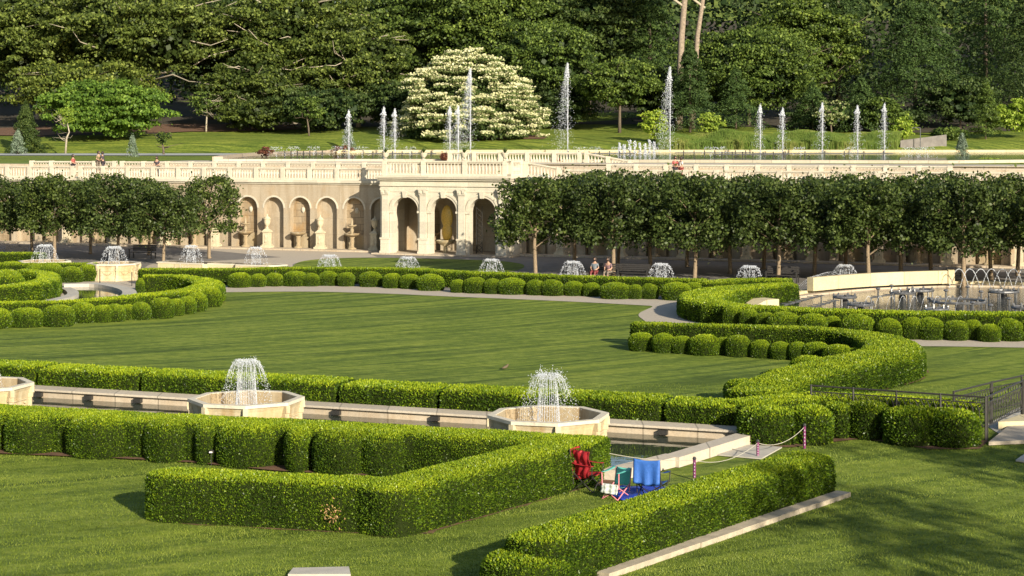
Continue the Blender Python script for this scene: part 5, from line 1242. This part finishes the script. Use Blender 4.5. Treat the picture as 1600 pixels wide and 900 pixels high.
# rope posts
M['rope'] = plain('hemp_rope', (.45,.42,.34), .8, .1, 20, .2)
posts = [(942,745,40,'purple and white marked rope post behind the red chair'),(1085,750,32,'purple and white marked rope post right of the blue chair'),(1184,715,24,'purple and white marked rope post on the grey slab'),(1257,701,35,'purple and white marked rope post before the rounded bush')]
tops = []
for x, y, hp, l_ in posts:
    X, Y = G(x, y); h = hp*Y/F; r = empty('rope_post', (X, Y, 0), 0, l_, 'post', 'rope posts by the canal'); MB().tube([(0,0,0),(0,0,h)], .038, 8).build('shaft', M['purple'], r)
    m = MB(); m.lathe([(.045,h),(.05,h+.03),(.03,h+.07),(.0,h+.075)], 8); m.build('cap', M['iron'], r)
    for k in range(5):
        m = MB(); z = h*(.15+.16*k); m.box(-.013,.013,-.043,-.036,z,z+h*.07); m.build('white_mark', M['mark'], r)
    tops.append(Vector((X, Y, h-.02)))
for i, (l_) in enumerate(['thin white rope from the red chair post across the water to the next post','thin white rope hanging over the grass before the grey slab','thin white rope rising to the post by the rounded bush']):
    A, B = tops[i], tops[i+1]; pts = []
    for k in range(13): u = k/12; p = A.lerp(B, u); p.z -= .22*4*u*(1-u)*(.35 if i == 0 else 1); pts.append(p-A)
    o = MB().tube(pts, .008, 5).build('rope', M['rope']); o.location = A; tag(o, l_, 'rope', 'ropes between the posts')
# little path lamp
X, Y = G(330, 728); r = empty('path_lamp', (X, Y, 0), 0, 'small black path lamp on a stake before the hedge mounds', 'lamp')
MB().tube([(0,0,0),(0,0,.34)], .012, 6).build('stake', M['iron'], r); m = MB(); m.lathe([(.02,.335),(.065,.34),(.065,.40),(.04,.42)], 10, sx=1.1); m.build('lamp_head', M['iron'], r); m = MB(); m.box(-.04,.04,-.078,-.070,.35,.385); m.build('lens', M['white'], r)
# bird on the lawn
X, Y = G(790, 578); r = empty('bird', (X, Y, 0), .6, 'small brown bird standing on the oval lawn', 'bird'); r.scale = (.75,)*3
m = MB(); m.tube([(-.22,0,.09),(-.12,0,.12),(-.02,0,.14),(.07,0,.17),(.11,0,.23),(.15,0,.245),(.20,0,.24)], [.015,.05,.075,.065,.04,.04,.005], 8); M['bird'] = plain('brown_feathers', (.11,.08,.045)); m.build('body', M['bird'], r, True)
for s in (-1,1): m = MB(); m.tube([(.0,s*.02,.08),(.01,s*.02,0)], .006, 4); m.build('leg', M['bird'], r)

# iron railings
def railing(A, B, label, nposts, hgt=1.24, zA=0., zB=0.):
    A = Vector((*A, zA)); B = Vector((*B, zB)); L_ = (B-A).xy.length; ang = math.atan2(B.y-A.y, B.x-A.x); sl_ = (zB-zA)/L_
    r = empty('iron_railing', A, ang, label, 'railing', 'black iron railings of the steps')
    f = lambda x, z: (x, 0, z+sl_*x)
    MB().tube([f(0,hgt), f(L_,hgt)], .028, 6).build('top_rail', M['iron'], r); MB().tube([f(0,hgt-.17), f(L_,hgt-.17)], .020, 6).build('middle_rail', M['iron'], r); MB().tube([f(0,.42), f(L_,.42)], .020, 6).build('bottom_rail', M['iron'], r)
    for k in range(nposts):
        x = L_*k/(nposts-1); MB().tube([f(x,0), f(x,hgt+.03)], .032, 6).build('post', M['iron'], r)
    n = int(L_/.17)
    for k in range(n):
        xc = (k+.5)*L_/n; w_ = L_/n*.52; z0, z1 = .44, hgt-.19; m = MB()
        for s in (-1, 1): m.tube([f(xc, z0), f(xc+s*w_*.8, z0+(z1-z0)*.22), f(xc+s*w_, (z0+z1)/2), f(xc+s*w_*.8, z1-(z1-z0)*.22), f(xc, z1)], .010, 4)
        m.build('oval_bar', M['iron'], r)
    return r
RC = G(1540, 690)
railing((8.78,52.6), RC, 'long black iron railing of oval bars behind the clipped bushes', 5)
railing(shift(RC,(.06,.06)), GD(1598, 53.6), 'near iron railing climbing right from the corner post', 2)
railing(GD(1600, 53.7), GD(1680, 56.0), 'iron railing continuing off the right picture edge', 3)
railing(GD(1490, 51.3), GD(1548, 53.2), 'far iron railing seen behind the corner, left part', 2)
railing(GD(1550, 53.3), GD(1640, 56.2), 'far iron railing running out at the right edge', 3)
# steps
for i, (a, z) in enumerate([([(1545,697),(1700,690),(1700,650),(1580,668)], .10), ([(1560,672),(1700,668),(1700,640),(1610,655)], .22)]):
    pts = [G(x,y) for x,y in a]; c = np.mean(pts, 0); m = MB(); m.prism([(p[0]-c[0],p[1]-c[1]) for p in pts], 0, z); o = m.build('stone_step', M['bright_stone' if i else 'path']); o.location = (*c, .02+.001*i); tag(o, ['lower pale landing stone at the foot of the railing','upper pale step at the right picture edge by the railing'][i], 'step', 'stone steps by the railing')
sheet('walk', [G(x,y) for x,y in [(1540,665),(1585,640),(1620,625),(1660,640),(1600,662),(1560,678)]], .016, 'concrete')

# benches
def bench(loc, rz, label):
    r = empty('park_bench', (*loc, .01), rz, label, 'bench', 'dark park benches under the trees')
    m = MB(); 
    for k in range(5): m.box(-.95,.95,-.26+k*.11,-.17+k*.11,.42,.45)
    m.build('seat', M['darkwood'], r); m = MB()
    for k in range(4): m.box(-.95,.95,.30+k*.02,.33+k*.02,.52+k*.11,.61+k*.11)
    m.build('backrest', M['darkwood'], r)
    for s in (-1, 1):
        for yy in (-.24, .30): m = MB(); m.box(s*.9-.035,s*.9+.035,yy-.03,yy+.03,0,.42 if yy > 0 else .64); m.build('leg', M['iron'], r)
        m = MB(); m.box(s*.9-.04,s*.9+.04,-.30,.36,.642,.68); m.build('armrest', M['iron'], r)
    return r
bx_ = [(945,437,'bench with two people sitting on it under the trees'),(990,438,'empty dark bench right of the two seated people'),(1222,442,'dark bench right of the fountain by the stone block'),(222,404,'dark bench behind the carved left fountain'),(22,405,'dark bench at the far left under the trees'),(1480,446,'dark bench behind the end of the curved wall')]
for x, y, l_ in bx_: bench(G(x, y), RW+(0.0), l_)

# people --------------------------------------------------------
M['skin'] = plain('skin', (.42,.25,.17), .6, .05); M['hair'] = plain('dark_hair', (.03,.02,.015), .6)
def skinned(name, V, E, rad, mat, parent, root_i=0):
    me = bpy.data.meshes.new(name); me.from_pydata(V, E, []); me.update(); me.materials.append(mat)
    o = bpy.data.objects.new(name, me); COL.objects.link(o); o.parent = parent
    sk = o.modifiers.new('skin', 'SKIN'); sv = me.skin_vertices[0].data if len(me.skin_vertices) else None
    if sv is None:
        me.attributes.new
    for i, r in enumerate(rad): sv[i].radius = (r, r)
    sv[root_i].use_root = True
    sk.use_smooth_shade = True
    ss = o.modifiers.new('sub', 'SUBSURF'); ss.levels = 1; ss.render_levels = 1
    return o
def person(label, loc, rz, pose, shirt, legs, hairc='hair', lean=0.):
    """looks along -y; pose 'sit' or 'stand'"""
    r = empty('person', loc, rz, label, 'person')
    if pose == 'sit': hip = .50; kn = lambda s: (s*.12,-.42,.50); ft = lambda s: (s*.13,-.40,.06); toe = lambda s: (s*.14,-.56,.04)
    else: hip = .92; kn = lambda s: (s*.10,-.03,.48); ft = lambda s: (s*.11,.02,.06); toe = lambda s: (s*.12,-.14,.03)
    b = hip; L = lean
    J = [(0,0,b),(0,-.02-L*.3,b+.22),(0,-.01-L*.7,b+.44),(0,-L,b+.55),(0,-L-.01,b+.63),(0,-L-.03,b+.75),(0,-L-.02,b+.83)]
    Rr = [.13,.12,.125,.06,.06,.10,.07]; E = [(0,1),(1,2),(2,3),(3,4),(4,5),(5,6)]
    A = {}
    for s in (-1, 1):
        i = len(J); J += [(s*.17,-.01-L*.7,b+.46),(s*.25,-.04-L*.6,b+.22),(s*.14,-.27-L*.4,b+.12),(s*.09,-.36-L*.4,b+.12)]; Rr += [.06,.042,.032,.03]; E += [(2,i),(i,i+1),(i+1,i+2),(i+2,i+3)]
        j = len(J); J += [(s*.10,-.02,b-.03),kn(s),ft(s),toe(s)]; Rr += [.09,.062,.042,.03]; E += [(0,j),(j,j+1),(j+1,j+2),(j+2,j+3)]
    skinned('body', J, E, Rr, M['skin'], r)
    # clothing: slightly fuller shells
    S = [J[0],J[1],J[2]]; Sr = [.15,.14,.145]; Se = [(0,1),(1,2)]
    for s in (-1, 1):
        i = len(S); S += [(s*.17,-.01-L*.7,b+.46),(s*.235,-.035-L*.62,b+.27)]; Sr += [.075,.06]; Se += [(2,i),(i,i+1)]
    skinned('shirt', S, Se, Sr, shirt, r)
    S = [(0,0,b+.02)]; Sr = [.15]; Se = []
    for s in (-1, 1):
        i = len(S); k_ = kn(s); f_ = ft(s); S += [(s*.10,-.02,b-.03), k_, (f_[0], f_[1], f_[2]+.2 if pose == 'sit' else .14)]; Sr += [.105,.078,.055]; Se += [(0,i),(i,i+1),(i+1,i+2)]
    skinned('trousers', S, Se, Sr, legs, r)
    m = MB(); m.lathe([(.02,.13),(.09,.10),(.118,.03),(.115,-.05),(.09,-.12)], 10, c=(0,-L+.015,b+.74)); m.build('hair', M[hairc], r, True)
    m = MB(); m.lathe([(.0,-.02),(.016,-.012),(.010,.012),(.0,.02)], 5, c=(0,-L-.145,b+.73)); m.build('nose', M['skin'], r, True)
    return r
c1 = cloth('grey_shirt', (.13,.15,.17)); c2 = cloth('red_shorts', (.16,.03,.03)); c3 = cloth('pink_top', (.17,.10,.11)); c4 = cloth('beige_trousers', (.16,.13,.10)); c5 = cloth('white_shirt', (.6,.55,.48)); c6 = cloth('dark_jacket', (.05,.04,.05)); c7 = cloth('olive_jacket', (.16,.13,.06)); c8 = cloth('red_top', (.32,.07,.06))  # bench clothes darkened: the trees' shade is put into their colours
X, Y = G(945, 437)
person('seated person in a grey shirt on the left of the bench', (X-.6, Y-.05, 0), RW, 'sit', c1, c2)
person('seated person leaning forward at the right of the bench', (X+.25, Y-.2, 0), RW-.2, 'sit', c3, c4, lean=.12)
X, Y = W(-26.2, 1.0)
def onterr(x, q=1.2):
    x0, y0 = W(0, q); r = (x-800)/F; t = (r*y0-x0)/(UX-r*UY); return (x0+UX*t, y0+UY*t)
p = onterr(153); person('person in an olive jacket hugging someone on the terrace at the left', (*p, 5.7), RW+R(75), 'stand', c7, c4, lean=.08)
p = onterr(161.5); person('person in a dark jacket being hugged on the terrace at the left', (*p, 5.66), RW-R(75), 'stand', c6, c6, lean=.08)
p = onterr(114); person('person in a red top standing alone behind the far left balustrade', (*p, 5.42), RW+R(90), 'stand', c8, c6)
p = onterr(246); person('dark-haired person in dark clothes leaning behind the left balustrade', (*p, 5.3), RW, 'stand', c6, c6, lean=.1)
p = onterr(1055, 2.0); person('person in a red top, left one of the pair on the right terrace', (*p, 5.45), RW+R(40), 'stand', c8, c6)
p = onterr(1064, 2.0); person('person in a white shirt, right one of the pair on the right terrace', (*p, 5.42), RW-R(40), 'stand', c5, c8)
wsheet('terrace_walk', -45, -16, .7, 2.4, 5.283, 5.30, 'greypath')

# concrete ramp wall, lamp post at the upper right
A = GD(1407, 240); r = empty('ramp_wall', (*A, T(240)-.1), R(4), 'grey concrete ramp wall behind the upper pool at the right', 'wall')
m = MB(); m.add([(0,0,0),(6.3,0,0),(6.3,.4,0),(0,.4,0),(0,0,1.1),(6.3,0,1.9),(6.3,.4,1.9),(0,.4,1.1)], [[0,3,2,1],[4,5,6,7],[0,1,5,4],[1,2,6,5],[2,3,7,6],[3,0,4,7]]); m.build('panel', M['asphalt'], r)
A = GD(1438, 239); r = empty('lamp_post', (*A, T(239)), 0, 'thin pale lamp post with a short arm beside the ramp wall', 'lamp post'); MB().tube([(0,0,0),(0,0,2.9)], .06, 6).build('pole', M['steel'], r); MB().tube([(0,0,2.9),(-1.1,0,2.9)], .05, 6).build('arm', M['steel'], r)
